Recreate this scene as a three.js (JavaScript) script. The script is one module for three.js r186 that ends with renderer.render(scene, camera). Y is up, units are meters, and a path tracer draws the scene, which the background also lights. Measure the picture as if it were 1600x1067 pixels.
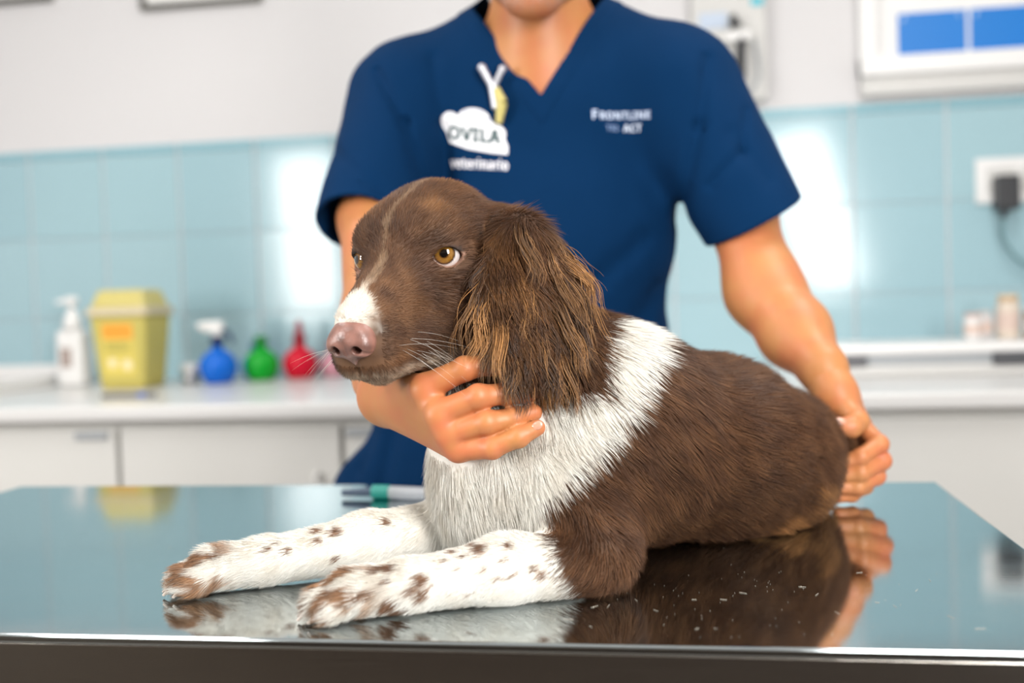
import * as THREE from 'three';
import { RoundedBoxGeometry } from 'three/addons/geometries/RoundedBoxGeometry.js';
import { RectAreaLightUniformsLib } from 'three/addons/lights/RectAreaLightUniformsLib.js';
import { mergeGeometries } from 'three/addons/utils/BufferGeometryUtils.js';
import { ImprovedNoise } from 'three/addons/math/ImprovedNoise.js';

// ---------------------------------------------------------------- camera, exposure, large lights
const scene = new THREE.Scene();
scene.background = new THREE.Color(0x000000);
const T = 0.9;                                   // height of the examination table top; the floor is y = 0
const camera = new THREE.PerspectiveCamera(2 * Math.atan(533.5 / 1700) * 180 / Math.PI, 1600 / 1067, 0.05, 30);
camera.position.set(0.29936, 0.22623 + T, 1.32008);
camera.rotation.set(-0.03768, 0.15918, -0.03197, 'YXZ');
camera.focus = 0.86;
camera.userData.fStop = 2.7;
scene.add(camera);
const renderer = new THREE.WebGLRenderer({ antialias: true });
renderer.toneMapping = THREE.LinearToneMapping;
renderer.toneMappingExposure = 1.16;
renderer.shadowMap.enabled = true;
RectAreaLightUniformsLib.init();
const STRIP_LIGHT = [29, 31];      // the two tall softboxes behind the photographer
const CEILING_LIGHT = 9;    // each ceiling panel

// ---------------------------------------------------------------- helpers
function rng(seed) { let a = seed >>> 0; return () => { a = (a + 0x6D2B79F5) | 0; let t = Math.imul(a ^ (a >>> 15), 1 | a); t = (t + Math.imul(t ^ (t >>> 7), 61 | t)) ^ t; return ((t ^ (t >>> 14)) >>> 0) / 4294967296; }; }
const perlin = new ImprovedNoise();
const noise = (x, y, z) => perlin.noise(x + 31.7, y + 17.3, z + 53.1);
const clamp = (x, a, b) => x < a ? a : x > b ? b : x;
const sstep = (a, b, x) => { const t = clamp((x - a) / (b - a), 0, 1); return t * t * (3 - 2 * t); };
const mix3 = (a, b, t) => [a[0] + (b[0] - a[0]) * t, a[1] + (b[1] - a[1]) * t, a[2] + (b[2] - a[2]) * t];
const used = {};
function numbered(name) { const n = used[name] = (used[name] ?? -1) + 1; return n ? `${name}_${String(n).padStart(3, '0')}` : name; }
function tag(o, label, category, group, kind) { if (label) o.userData.label = label; if (category) o.userData.category = category; if (group) o.userData.group = group; if (kind) o.userData.kind = kind; return o; }
function shade(o) { o.castShadow = true; o.receiveShadow = true; return o; }
// a thing: a group standing at its base; its parts are given in world coordinates
function thing(name, base, label, category, group) { const o = new THREE.Group(); o.name = numbered(name); o.position.set(...base); scene.add(o); return tag(o, label, category, group); }
function worldOf(o) { const p = new THREE.Vector3(); for (let q = o; q && q !== scene; q = q.parent) p.add(q.position); return p; }
function part(name, geo, mat, parent, label) {   // geometry in world coordinates
  const g = Array.isArray(geo) ? merge(geo) : geo, p = worldOf(parent);
  g.translate(-p.x, -p.y, -p.z);
  const m = shade(new THREE.Mesh(g, mat)); m.name = name; parent.add(m); if (label) m.userData.label = label; return m;
}
function solo(name, geo, mat, label, category, group) { const m = shade(new THREE.Mesh(Array.isArray(geo) ? merge(geo) : geo, mat)); m.name = numbered(name); scene.add(m); return tag(m, label, category, group); }
function struct(name, geo, mat) { const m = shade(new THREE.Mesh(Array.isArray(geo) ? merge(geo) : geo, mat)); m.name = name; m.userData.kind = 'structure'; scene.add(m); return m; }
function merge(list) { return mergeGeometries(list.map((g) => { const h = g.index ? g.toNonIndexed() : g; for (const k of Object.keys(h.attributes)) if (!['position', 'normal', 'uv'].includes(k)) h.deleteAttribute(k); return h; })); }
const box = (x0, x1, y0, y1, z0, z1, r = 0.002) => { const g = r ? new RoundedBoxGeometry(x1 - x0, y1 - y0, z1 - z0, 2, Math.min(r, (x1 - x0) / 2.01, (y1 - y0) / 2.01, (z1 - z0) / 2.01)) : new THREE.BoxGeometry(x1 - x0, y1 - y0, z1 - z0); return g.translate((x0 + x1) / 2, (y0 + y1) / 2, (z0 + z1) / 2); };
const lathe = (pts, x, y, z, n = 32) => new THREE.LatheGeometry(pts.map(([r, h]) => new THREE.Vector2(r, h)), n).translate(x, y, z);
const tube = (pts, r, n = 24, s = 8) => new THREE.TubeGeometry(new THREE.CatmullRomCurve3(pts.map((p) => new THREE.Vector3(...p))), n, r, s);
function rod(a, b, r0, r1 = r0, n = 16) { const A = new THREE.Vector3(...a), B = new THREE.Vector3(...b), d = B.clone().sub(A), g = new THREE.CylinderGeometry(r1, r0, d.length(), n); g.translate(0, d.length() / 2, 0); g.applyQuaternion(new THREE.Quaternion().setFromUnitVectors(new THREE.Vector3(0, 1, 0), d.normalize())); return g.translate(...a); }
const std = (o) => new THREE.MeshStandardMaterial(o);
const phys = (o) => new THREE.MeshPhysicalMaterial(o);
const lin = (r, g, b) => new THREE.Color().setRGB(r, g, b);
function dataTex(w, h, fn, srgb = false, rep) { const d = new Uint8Array(w * h * 4); for (let y = 0; y < h; y++) for (let x = 0; x < w; x++) { const c = fn(x / w, y / h, x, y); for (let k = 0; k < 3; k++) d[(y * w + x) * 4 + k] = clamp(Math.round(255 * (Array.isArray(c) ? c[k] : c)), 0, 255); d[(y * w + x) * 4 + 3] = 255; } const t = new THREE.DataTexture(d, w, h); t.magFilter = THREE.LinearFilter; t.minFilter = THREE.LinearFilter; t.wrapS = t.wrapT = THREE.RepeatWrapping; if (srgb) t.colorSpace = THREE.SRGBColorSpace; if (rep) t.repeat.set(...rep); t.needsUpdate = true; return t; }
function canvasTex(w, h, draw) { const c = document.createElement('canvas'); c.width = w; c.height = h; draw(c.getContext('2d')); const t = new THREE.CanvasTexture(c); t.colorSpace = THREE.SRGBColorSpace; return t; }

// ---------------------------------------------------------------- signed distance modelling
const V3 = (x, y, z) => [x, y, z];
const bone = (a, b, ra, rb, k = 0.01, t = '') => { const m = [(a[0] + b[0]) / 2, (a[1] + b[1]) / 2, (a[2] + b[2]) / 2], L = Math.hypot(b[0] - a[0], b[1] - a[1], b[2] - a[2]); return { kind: 0, a, e: [b[0] - a[0], b[1] - a[1], b[2] - a[2]], l2: L * L || 1e-9, ra, rb, k, t, c: m, R: L / 2 + Math.max(ra, rb) }; };
// ellipsoid with its own axes (rows of F: unit vectors)
const AX = [[1, 0, 0], [0, 1, 0], [0, 0, 1]];
const blob = (c, r, k = 0.01, t = '', F = AX) => ({ kind: 1, c, r, k, t, F, R: Math.max(...r) });
function primDist(p, x, y, z) {
  if (p.kind === 0) {
    const ax = x - p.a[0], ay = y - p.a[1], az = z - p.a[2]; let s = (ax * p.e[0] + ay * p.e[1] + az * p.e[2]) / p.l2; s = s < 0 ? 0 : s > 1 ? 1 : s;
    const dx = ax - s * p.e[0], dy = ay - s * p.e[1], dz = az - s * p.e[2];
    return Math.sqrt(dx * dx + dy * dy + dz * dz) - (p.ra + (p.rb - p.ra) * s);
  }
  const dx = x - p.c[0], dy = y - p.c[1], dz = z - p.c[2], F = p.F, r = p.r;
  const u = (dx * F[0][0] + dy * F[0][1] + dz * F[0][2]) / r[0], v = (dx * F[1][0] + dy * F[1][1] + dz * F[1][2]) / r[1], w = (dx * F[2][0] + dy * F[2][1] + dz * F[2][2]) / r[2];
  const k0 = Math.sqrt(u * u + v * v + w * w), k1 = Math.sqrt(u * u / (r[0] * r[0]) + v * v / (r[1] * r[1]) + w * w / (r[2] * r[2]));
  return k1 < 1e-6 ? -Math.min(...r) : k0 * (k0 - 1) / k1;
}
function union(prims) {
  return (x, y, z) => {
    let d = 1e3;
    for (let i = 0; i < prims.length; i++) {
      const p = prims[i], cx = x - p.c[0], cy = y - p.c[1], cz = z - p.c[2], far = d + p.k + p.R;
      if (far > 0 && cx * cx + cy * cy + cz * cz > far * far && d < 900) continue;
      const e = primDist(p, x, y, z), k = p.k, h = k - Math.abs(d - e);
      d = Math.min(d, e) - (h > 0 && d < 900 ? h * h / (4 * k) : 0);
    }
    return d;
  };
}
function nearestTag(prims, x, y, z) { let b = 1e3, t = ''; for (const p of prims) { if (!p.t) continue; const e = primDist(p, x, y, z); if (e < b) { b = e; t = p.t; } } return t; }
function gradient(f, x, y, z, e = 0.0012) { const a = f(x + e, y - e, z - e), b = f(x - e, y - e, z + e), c = f(x - e, y + e, z - e), d = f(x + e, y + e, z + e); const n = [a - b - c + d, -a - b + c + d, -a + b - c + d], l = Math.hypot(...n) || 1; return [n[0] / l, n[1] / l, n[2] / l]; }
// surface nets over a grid whose far blocks are skipped
function meshField(f, lo, hi, h) {
  const B = 8, N = [0, 1, 2].map((i) => Math.ceil((hi[i] - lo[i]) / h / B) * B + 1), [nx, ny, nz] = N, sx = 1, sy = nx, sz = nx * ny;
  const g = new Float32Array(nx * ny * nz).fill(1), live = [], reach = B * h * 0.87 * 1.25 + 0.004;
  for (let bz = 0; bz < nz - 1; bz += B) for (let by = 0; by < ny - 1; by += B) for (let bx = 0; bx < nx - 1; bx += B) {
    const d = f(lo[0] + (bx + B / 2) * h, lo[1] + (by + B / 2) * h, lo[2] + (bz + B / 2) * h);
    const near = Math.abs(d) < reach; if (near) live.push([bx, by, bz]);
    if (!near) for (let z = bz; z <= bz + B; z++) for (let y = by; y <= by + B; y++) for (let x = bx; x <= bx + B; x++) { const i = x + y * sy + z * sz; if (g[i] === 1) g[i] = d; }
  }
  const done = new Uint8Array(g.length);
  for (const [bx, by, bz] of live) for (let z = bz; z <= bz + B; z++) for (let y = by; y <= by + B; y++) for (let x = bx; x <= bx + B; x++) { const i = x + y * sy + z * sz; if (!done[i]) { done[i] = 1; g[i] = f(lo[0] + x * h, lo[1] + y * h, lo[2] + z * h); } }
  const id = new Int32Array(g.length).fill(-1), pos = [], idx = [], off = [0, sx, sy, sx + sy, sz, sx + sz, sy + sz, sx + sy + sz];
  const cells = [];
  for (const [bx, by, bz] of live) for (let z = bz; z < bz + B; z++) for (let y = by; y < by + B; y++) for (let x = bx; x < bx + B; x++) {
    const i = x + y * sy + z * sz; let m = 0; for (let c = 0; c < 8; c++) if (g[i + off[c]] < 0) m |= 1 << c;
    if (m === 0 || m === 255) continue;
    let px = 0, py = 0, pz = 0, n = 0;
    for (let c = 0; c < 8; c++) for (const s of [1, 2, 4]) { if (c & s) continue; const e = c | s, va = g[i + off[c]], vb = g[i + off[e]]; if (va < 0 === vb < 0) continue; const t = va / (va - vb); px += (c & 1) + (s === 1 ? t : 0); py += (c >> 1 & 1) + (s === 2 ? t : 0); pz += (c >> 2 & 1) + (s === 4 ? t : 0); n++; }
    id[i] = pos.length / 3; pos.push(lo[0] + (x + px / n) * h, lo[1] + (y + py / n) * h, lo[2] + (z + pz / n) * h); cells.push([x, y, z]);
  }
  for (const [x, y, z] of cells) {
    const i = x + y * sy + z * sz;
    const quad = (a, b, c, d, flip) => { if (a < 0 || b < 0 || c < 0 || d < 0) return; if (flip) idx.push(a, c, b, a, d, c); else idx.push(a, b, c, a, c, d); };
    if (y > 0 && z > 0 && g[i] < 0 !== g[i + sx] < 0) quad(id[i - sy - sz], id[i - sz], id[i], id[i - sy], g[i] >= 0);
    if (x > 0 && z > 0 && g[i] < 0 !== g[i + sy] < 0) quad(id[i - sx - sz], id[i - sx], id[i], id[i - sz], g[i] >= 0);
    if (x > 0 && y > 0 && g[i] < 0 !== g[i + sz] < 0) quad(id[i - sx - sy], id[i - sy], id[i], id[i - sx], g[i] >= 0);
  }
  const nor = new Float32Array(pos.length), P = new Float32Array(pos);
  for (let i = 0; i < P.length; i += 3) {
    let n = gradient(f, P[i], P[i + 1], P[i + 2], h * 0.4); const d = clamp(f(P[i], P[i + 1], P[i + 2]), -h * 0.6, h * 0.6);
    for (let k = 0; k < 3; k++) { P[i + k] -= d * n[k] * 0.8; nor[i + k] = n[k]; }
  }
  const geo = new THREE.BufferGeometry(); geo.setAttribute('position', new THREE.BufferAttribute(P, 3)); geo.setAttribute('normal', new THREE.BufferAttribute(nor, 3)); geo.setIndex(idx); return geo;
}
function paint(geo, fn) { const p = geo.attributes.position.array, n = geo.attributes.normal.array, c = new Float32Array(p.length); for (let i = 0; i < p.length; i += 3) { const q = fn(p[i], p[i + 1], p[i + 2], [n[i], n[i + 1], n[i + 2]]); c[i] = q[0]; c[i + 1] = q[1]; c[i + 2] = q[2]; } geo.setAttribute('color', new THREE.BufferAttribute(c, 3)); return geo; }
function joinIndexed(list) { return list.length > 1 ? mergeGeometries(list) : list[0]; }
// ---------------------------------------------------------------- materials of the room
const grain = dataTex(256, 256, (u, v, x, y) => 0.5 + 0.35 * noise(x * 0.31, y * 0.31, 3) + 0.15 * noise(x * 0.07, y * 0.07, 9));
const M = {
  plaster: std({ color: lin(0.665, 0.65, 0.655), roughness: 0.85, bumpMap: grain, bumpScale: 0.0004 }),
  ceiling: std({ color: lin(0.82, 0.82, 0.81), roughness: 0.9 }),
  tile: phys({ color: lin(0.355, 0.525, 0.575), roughness: 0.12, specularIntensity: 0.7 }),
  tileB: phys({ color: lin(0.34, 0.51, 0.565), roughness: 0.12, specularIntensity: 0.7 }),
  tileC: phys({ color: lin(0.37, 0.535, 0.585), roughness: 0.13, specularIntensity: 0.7 }),
  tileTrim: phys({ color: lin(0.26, 0.47, 0.54), roughness: 0.12 }),
  floor: std({ color: lin(0.11, 0.09, 0.075), roughness: 0.5, bumpMap: grain, bumpScale: 0.0002 }),
  farWall: std({ color: lin(0.30, 0.25, 0.20), roughness: 0.8 }),
  laminate: std({ color: lin(0.66, 0.65, 0.62), roughness: 0.35 }),
  worktop: std({ color: lin(0.68, 0.67, 0.66), roughness: 0.28 }),
  greyPlastic: std({ color: lin(0.36, 0.38, 0.40), roughness: 0.45 }),
  darkPlastic: std({ color: lin(0.025, 0.026, 0.03), roughness: 0.4 }),
  whitePlastic: std({ color: lin(0.80, 0.79, 0.78), roughness: 0.35 }),
  paleGrey: std({ color: lin(0.60, 0.59, 0.57), roughness: 0.4 }),
  darkWood: std({ color: lin(0.05, 0.034, 0.024), roughness: 0.45 }),
  frame: std({ color: lin(0.07, 0.065, 0.05), roughness: 0.5 }),
  paper: std({ color: lin(0.82, 0.81, 0.80), roughness: 0.7 }),
};
// ---------------------------------------------------------------- room shell
struct('floor', new THREE.BoxGeometry(5.4, 0.1, 5.1).translate(-0.1, -0.05, 0.85), M.floor);
struct('ceiling', new THREE.BoxGeometry(5.4, 0.1, 5.1).translate(-0.1, 2.65, 0.85), M.ceiling);
struct('wall_left', new THREE.BoxGeometry(0.1, 2.6, 5.0).translate(-2.65, 1.3, 0.85), M.plaster);
struct('wall_right', new THREE.BoxGeometry(0.1, 2.6, 5.0).translate(2.45, 1.3, 0.85), M.plaster);
struct('wall_front', new THREE.BoxGeometry(5.0, 2.6, 0.1).translate(-0.1, 1.3, 3.3), M.farWall);
const wallBack = struct('wall_back', new THREE.BoxGeometry(5.0, 2.6, 0.12).translate(-0.1, 1.3, -1.5645), M.plaster);
{ // glazed wall tiles, set proud of the plaster with white joints
  const W = 0.223, tg = new RoundedBoxGeometry(W - 0.006, W - 0.0022, 0.0045, 1, 0.0012), bg = new RoundedBoxGeometry(W - 0.006, 0.022, 0.006, 1, 0.002), r = rng(4), ms = [M.tile, M.tileB, M.tileC];
  for (let k = -7; k <= 13; k++) {
    const x = -0.843 + (k + 0.5) * W;
    for (let j = 0; j < 4; j++) { const m = shade(new THREE.Mesh(tg, ms[Math.floor(r() * 3)])); m.name = 'tile'; m.position.set(x, T + 0.661 - (j + 0.5) * W, -1.5022 + (r() - 0.5) * 0.0006); m.rotation.set((r() - 0.5) * 0.004, (r() - 0.5) * 0.004, 0); wallBack.add(m); }
    const b = shade(new THREE.Mesh(bg, M.tileTrim)); b.name = 'border_tile'; b.position.set(x, T + 0.673, -1.501); wallBack.add(b);
  }
}
// ---------------------------------------------------------------- worktop and base cabinets
solo('worktop', box(-2.4, 2.2, T + 0.01, T + 0.04, -1.5, -0.69, 0.006), M.worktop, 'long white laminate worktop running along the blue tiled wall', 'worktop');
{
  const seams = [-2.244, -1.775, -1.306, -0.837, -0.368, 0.101, 0.57, 1.039, 1.508, 1.977];
  const cabinetLabels = ['white base cabinet filling the corner by the left wall', 'white base cabinet with grey grip in line with the white tray', 'white base cabinet with a top drawer, below the soap dispenser', 'wide white base cabinet with a bar handle, below the coloured flasks', 'white base cabinet with grey grip, half hidden by the navy scrubs', 'white base cabinet with grey grip, hidden by the spaniel', 'white base cabinet with a bar handle, below the flat white case', 'white base cabinet with grey grip, below the wall socket', 'white base cabinet with grey grip, next to the right wall'];
  for (let i = 0; i < seams.length - 1; i++) {
    const a = seams[i] + 0.001, b = seams[i + 1] - 0.001;
    const c = thing('base_cabinet', [(a + b) / 2, 0, -1.1], cabinetLabels[i], 'cabinet', 'white base cabinets below the worktop');
    part('body', [box(a, b, 0.1, T + 0.008, -1.49, -0.732, 0), box(a, b, 0, 0.1, -1.49, -0.78, 0)], M.laminate, c);
    const split = i === 2 ? [[T - 0.16, T - 0.008], [0.11, T - 0.165]] : [[0.11, T - 0.008]];
    split.forEach(([y0, y1], j) => {
      const d = part(i === 2 && j === 0 ? 'drawer' : 'door', box(a + 0.004, b - 0.004, y0, y1, -0.73, -0.71, 0.002), M.laminate, c);
      const hx = i === 2 ? b - 0.055 : i === 4 ? a + 0.045 : (a + b) / 2;
      if (i !== 3 && i !== 6) part('handle', box(hx - 0.036, hx + 0.036, y1 - 0.02, y1 - 0.004, -0.712, -0.704, 0.003), M.greyPlastic, d, 'grey recessed grip');
      else part('handle', tube([[b - 0.05, y1 - 0.09, -0.71], [b - 0.05, y1 - 0.1, -0.688], [b - 0.05, y1 - 0.2, -0.688], [b - 0.05, y1 - 0.21, -0.71]], 0.005, 20, 8), M.paleGrey, d);
    });
  }
}
// ---------------------------------------------------------------- lamps: two tall softboxes behind the photographer and ceiling panels
function softbox(x, y, z, w, h, aim, lean, label, power) {
  const o = thing('softbox_lamp', [x, 0, z], label, 'studio lamp', 'tall softboxes behind the camera');
  const head = new THREE.Group(); head.name = 'lamp_head'; head.position.set(0, y, 0); o.add(head);
  head.lookAt(aim[0], aim[1], aim[2]); head.rotateZ(lean);
  const glow = shade(new THREE.Mesh(new THREE.PlaneGeometry(w, h), std({ color: lin(0.8, 0.8, 0.8), emissive: lin(1, 0.985, 0.96), emissiveIntensity: 2.5, roughness: 0.9 }))); glow.name = 'diffuser'; head.add(glow);
  const hs = new THREE.Shape([new THREE.Vector2(-w / 2 - 0.02, -h / 2 - 0.02), new THREE.Vector2(w / 2 + 0.02, -h / 2 - 0.02), new THREE.Vector2(w / 2 + 0.02, h / 2 + 0.02), new THREE.Vector2(-w / 2 - 0.02, h / 2 + 0.02)]);
  hs.holes.push(new THREE.Path([new THREE.Vector2(-w / 2, -h / 2), new THREE.Vector2(-w / 2, h / 2), new THREE.Vector2(w / 2, h / 2), new THREE.Vector2(w / 2, -h / 2)]));
  const rim = shade(new THREE.Mesh(new THREE.ExtrudeGeometry(hs, { depth: 0.03, bevelEnabled: false }).translate(0, 0, -0.025), M.darkPlastic)); rim.name = 'rim'; head.add(rim);
  const back = shade(new THREE.Mesh(new THREE.CylinderGeometry(0.708, 0.11, 0.28, 4, 1).rotateY(Math.PI / 4).rotateX(Math.PI / 2).scale(w + 0.03, h + 0.03, 1).translate(0, 0, -0.17), M.darkPlastic)); back.name = 'housing'; head.add(back);
  const L = new THREE.RectAreaLight(lin(1, 0.985, 0.96), power, w, h); L.name = 'softbox_light'; L.position.set(0, 0, 0.012); L.rotation.y = Math.PI; head.add(L);
  part('pole', rod([x, 0.25, z + 0.2], [x, y, z + 0.2], 0.014, 0.012), M.darkPlastic, o);
  for (let k = 0; k < 3; k++) { const a = k * 2.094 + 0.4; part('leg', rod([x, 0.42, z + 0.2], [x + 0.4 * Math.sin(a), 0.01, z + 0.2 + 0.4 * Math.cos(a)], 0.01), M.darkPlastic, o); }
  return o;
}
softbox(-1.80, T + 0.62, 1.6, 0.36, 0.9, [0.1, T + 0.2, 0.1], -0.17, 'tall softbox lamp on a tripod stand by the left wall', STRIP_LIGHT[0]);
softbox(0.98, T + 0.64, 1.6, 0.34, 0.85, [0.2, T + 0.2, 0.1], -0.17, 'tall softbox lamp on a tripod stand beside the camera', STRIP_LIGHT[1]);
for (const [x, z, name] of [[-1.1, -0.1, 'over the coloured bottles'], [0.9, -0.1, 'over the examination table'], [-1.1, 1.7, 'by the left softbox'], [0.9, 1.7, 'by the right softbox']]) {
  const o = thing('ceiling_light', [x, 2.6, z], `square white ceiling panel light ${name}`, 'ceiling light', 'ceiling panel lights');
  part('housing', [box(x - 0.32, x + 0.32, 2.575, 2.6, z - 0.32, z - 0.3, 0), box(x - 0.32, x + 0.32, 2.575, 2.6, z + 0.3, z + 0.32, 0), box(x - 0.32, x - 0.3, 2.575, 2.6, z - 0.3, z + 0.3, 0), box(x + 0.3, x + 0.32, 2.575, 2.6, z - 0.3, z + 0.3, 0)], M.whitePlastic, o);
  part('diffuser', box(x - 0.3, x + 0.3, 2.585, 2.599, z - 0.3, z + 0.3, 0), std({ color: lin(0.8, 0.8, 0.8), emissive: lin(1, 0.98, 0.95), emissiveIntensity: 3, roughness: 0.9 }), o);
  const L = new THREE.RectAreaLight(lin(1, 0.98, 0.95), CEILING_LIGHT, 0.6, 0.6); L.name = 'panel_light'; L.rotation.x = -Math.PI / 2; L.position.set(0, -0.018, 0); o.add(L);
}
{ // what the front lip of the table mirrors: dark furniture along the opposite wall
  const o = thing('wooden_cabinet', [0.25, 0, 2.95], 'long dark brown wooden cabinet against the wall opposite the tiles', 'cabinet');
  part('body', box(-0.9, 1.3, 0.08, 1.25, 2.72, 3.24, 0.004), M.darkWood, o);
  part('plinth', box(-0.88, 1.28, 0, 0.08, 2.76, 3.24, 0), M.darkWood, o);
  for (let k = 0; k < 4; k++) { const d = part('door', box(-0.885 + k * 0.547, -0.345 + k * 0.547, 0.1, 1.23, 2.7, 2.72, 0.002), M.darkWood, o); part('knob', new THREE.SphereGeometry(0.014, 16, 10).translate(-0.4 + k * 0.547, 0.8, 2.69), M.greyPlastic, d); }
}
// ---------------------------------------------------------------- stainless steel examination table
const steelRough = dataTex(512, 512, (u, v, x, y) => { const s = noise(x * 0.012, y * 0.9, 5), w = noise(x * 0.02, y * 0.02, 8); return 0.26 + 0.07 * s + 0.06 * w; }, false, [1.5, 3]);
const steelBump = dataTex(1024, 512, (u, v, x, y) => 0.5 + 0.3 * noise(x * 0.01, y * 1.1, 1.5) + 0.2 * noise(x * 0.03, y * 2.3, 7.5), false, [1.2, 3]);
const steel = std({ color: lin(0.48, 0.525, 0.54), metalness: 1, roughness: 0.3, roughnessMap: steelRough, bumpMap: steelBump, bumpScale: 0.000012 });
const steelLip = std({ color: lin(0.50, 0.47, 0.43), metalness: 1, roughness: 0.2, bumpMap: steelBump, bumpScale: 0.00003 });
const L2 = 0.582, DZ = 0.62;
{
  const o = thing('examination_table', [0, 0, DZ / 2], 'stainless steel examination table the spaniel lies on', 'table');
  const s = new THREE.Shape(); s.moveTo(-L2, 0); s.lineTo(L2, 0); s.lineTo(L2, DZ); s.lineTo(-L2, DZ); s.lineTo(-L2, 0);
  const g = new THREE.ExtrudeGeometry(s, { depth: 0.001, bevelEnabled: true, bevelThickness: 0.0032, bevelSize: 0.0032, bevelOffset: -0.0032, bevelSegments: 6 });
  g.rotateX(Math.PI / 2).translate(0, T - 0.0032, 0);
  part('table_top', g, steel, o);
  part('front_lip', box(-L2 + 0.001, L2 - 0.001, T - 0.055, T - 0.0065, DZ - 0.004, DZ - 0.0012, 0.001), steelLip, o);
  part('back_lip', box(-L2 + 0.001, L2 - 0.001, T - 0.055, T - 0.0065, 0.0012, 0.004, 0.001), steelLip, o);
  part('side_lip', box(-L2 + 0.001, -L2 + 0.004, T - 0.055, T - 0.0065, 0.004, DZ - 0.004, 0.001), steelLip, o);
  part('side_lip', box(L2 - 0.004, L2 - 0.001, T - 0.055, T - 0.0065, 0.004, DZ - 0.004, 0.001), steelLip, o);
  part('column', box(-0.12, 0.12, 0.05, T - 0.04, 0.2, 0.42, 0.01), M.paleGrey, o);
  part('base', box(-0.4, 0.4, 0, 0.05, 0.08, 0.54, 0.012), M.greyPlastic, o);
}
// ---------------------------------------------------------------- things on the worktop
const W0 = T + 0.04;
{ // yellow sharps container
  const yel = std({ color: lin(0.52, 0.44, 0.105), roughness: 0.45 }), lidY = std({ color: lin(0.58, 0.50, 0.17), roughness: 0.4 }), band = std({ color: lin(0.60, 0.52, 0.36), roughness: 0.4 });
  const o = thing('sharps_container', [-1.07, W0, -1.2], 'yellow plastic sharps container with orange label and pale lid rim', 'sharps container');
  const turn = 0.03, cx = -1.062, cz = -1.2;
  const taper = (w0, d0, w1, d1, y0, y1) => { const g = new RoundedBoxGeometry(1, 1, 1, 3, 0.09), p = g.attributes.position; for (let i = 0; i < p.count; i++) { const t = p.getY(i) + 0.5; p.setXYZ(i, p.getX(i) * (w0 + (w1 - w0) * t), y0 + (y1 - y0) * t, p.getZ(i) * (d0 + (d1 - d0) * t)); } g.computeVertexNormals(); return g.rotateY(-turn).translate(cx, 0, cz); };
  part('bin_body', taper(0.118, 0.105, 0.152, 0.135, W0, W0 + 0.185), yel, o);
  part('lid_rim', taper(0.166, 0.148, 0.166, 0.148, W0 + 0.18, W0 + 0.2), band, o);
  part('lid', taper(0.15, 0.13, 0.118, 0.1, W0 + 0.198, W0 + 0.243), lidY, o);
  const lab = canvasTex(256, 384, (c) => { c.fillStyle = '#d8c45e'; c.fillRect(0, 0, 256, 384); c.fillStyle = '#e39a2c'; c.fillRect(10, 8, 236, 110); c.fillStyle = '#6d6a2a'; for (let i = 0; i < 5; i++) c.fillRect(22, 140 + i * 16, 212 - (i % 2) * 40, 6); c.fillStyle = '#e9dcb4'; c.beginPath(); c.arc(70, 290, 34, 0, 7); c.fill(); c.beginPath(); c.arc(186, 306, 38, 0, 7); c.fill(); c.fillStyle = '#8a7f33'; c.fillRect(30, 236, 190, 5); });
  const lg = new THREE.PlaneGeometry(0.086, 0.13, 1, 1); lg.rotateX(0.081).translate(0, W0 + 0.098, 0.0618).rotateY(-turn).translate(cx, 0, cz);
  part('label', lg, std({ map: lab, roughness: 0.5, side: THREE.DoubleSide }), o, 'orange and yellow printed warning label');
}
{ // soap dispenser
  const o = thing('soap_dispenser', [-1.279, W0, -1.3], 'white pump soap dispenser with small brown label', 'soap dispenser');
  part('bottle', box(-1.317, -1.241, W0, W0 + 0.145, -1.325, -1.275, 0.012), M.whitePlastic, o);
  part('collar', lathe([[0, 0.143], [0.026, 0.145], [0.024, 0.165], [0.014, 0.19], [0.012, 0.2], [0, 0.2]], -1.279, W0, -1.3), M.whitePlastic, o);
  part('pump_head', [lathe([[0, 0.198], [0.008, 0.2], [0.008, 0.212], [0.017, 0.214], [0.017, 0.232], [0, 0.233]], -1.279, W0, -1.3, 20), rod([-1.279, W0 + 0.223, -1.3], [-1.316, W0 + 0.219, -1.29], 0.007, 0.0055)], M.whitePlastic, o);
  part('label', box(-1.303, -1.272, W0 + 0.05, W0 + 0.1, -1.2755, -1.2738, 0), std({ color: lin(0.38, 0.30, 0.27), roughness: 0.6 }), o, 'small brown label');
}
{
  const o = thing('white_jar', [-1.2, W0, -1.35], 'plain white plastic bottle between soap dispenser and sharps container', 'bottle');
  part('bottle', lathe([[0, 0], [0.032, 0.001], [0.034, 0.006], [0.034, 0.1], [0.03, 0.115], [0.02, 0.12], [0, 0.12]], -1.2, W0, -1.35), M.whitePlastic, o);
  part('cap', lathe([[0, 0.118], [0.022, 0.119], [0.022, 0.137], [0, 0.139]], -1.2, W0, -1.35), M.whitePlastic, o);
}
{
  const o = thing('metal_tin', [-0.958, W0, -1.3], 'small round metal tin with pale lid beside the sharps container', 'tin');
  part('tin_body', lathe([[0, 0], [0.022, 0], [0.023, 0.03], [0, 0.03]], -0.958, W0, -1.3, 28), std({ color: lin(0.45, 0.45, 0.46), metalness: 1, roughness: 0.3 }), o);
  part('lid', lathe([[0, 0.029], [0.0245, 0.03], [0.0245, 0.048], [0.022, 0.05], [0, 0.05]], -0.958, W0, -1.3, 28), M.whitePlastic, o);
}
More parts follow.
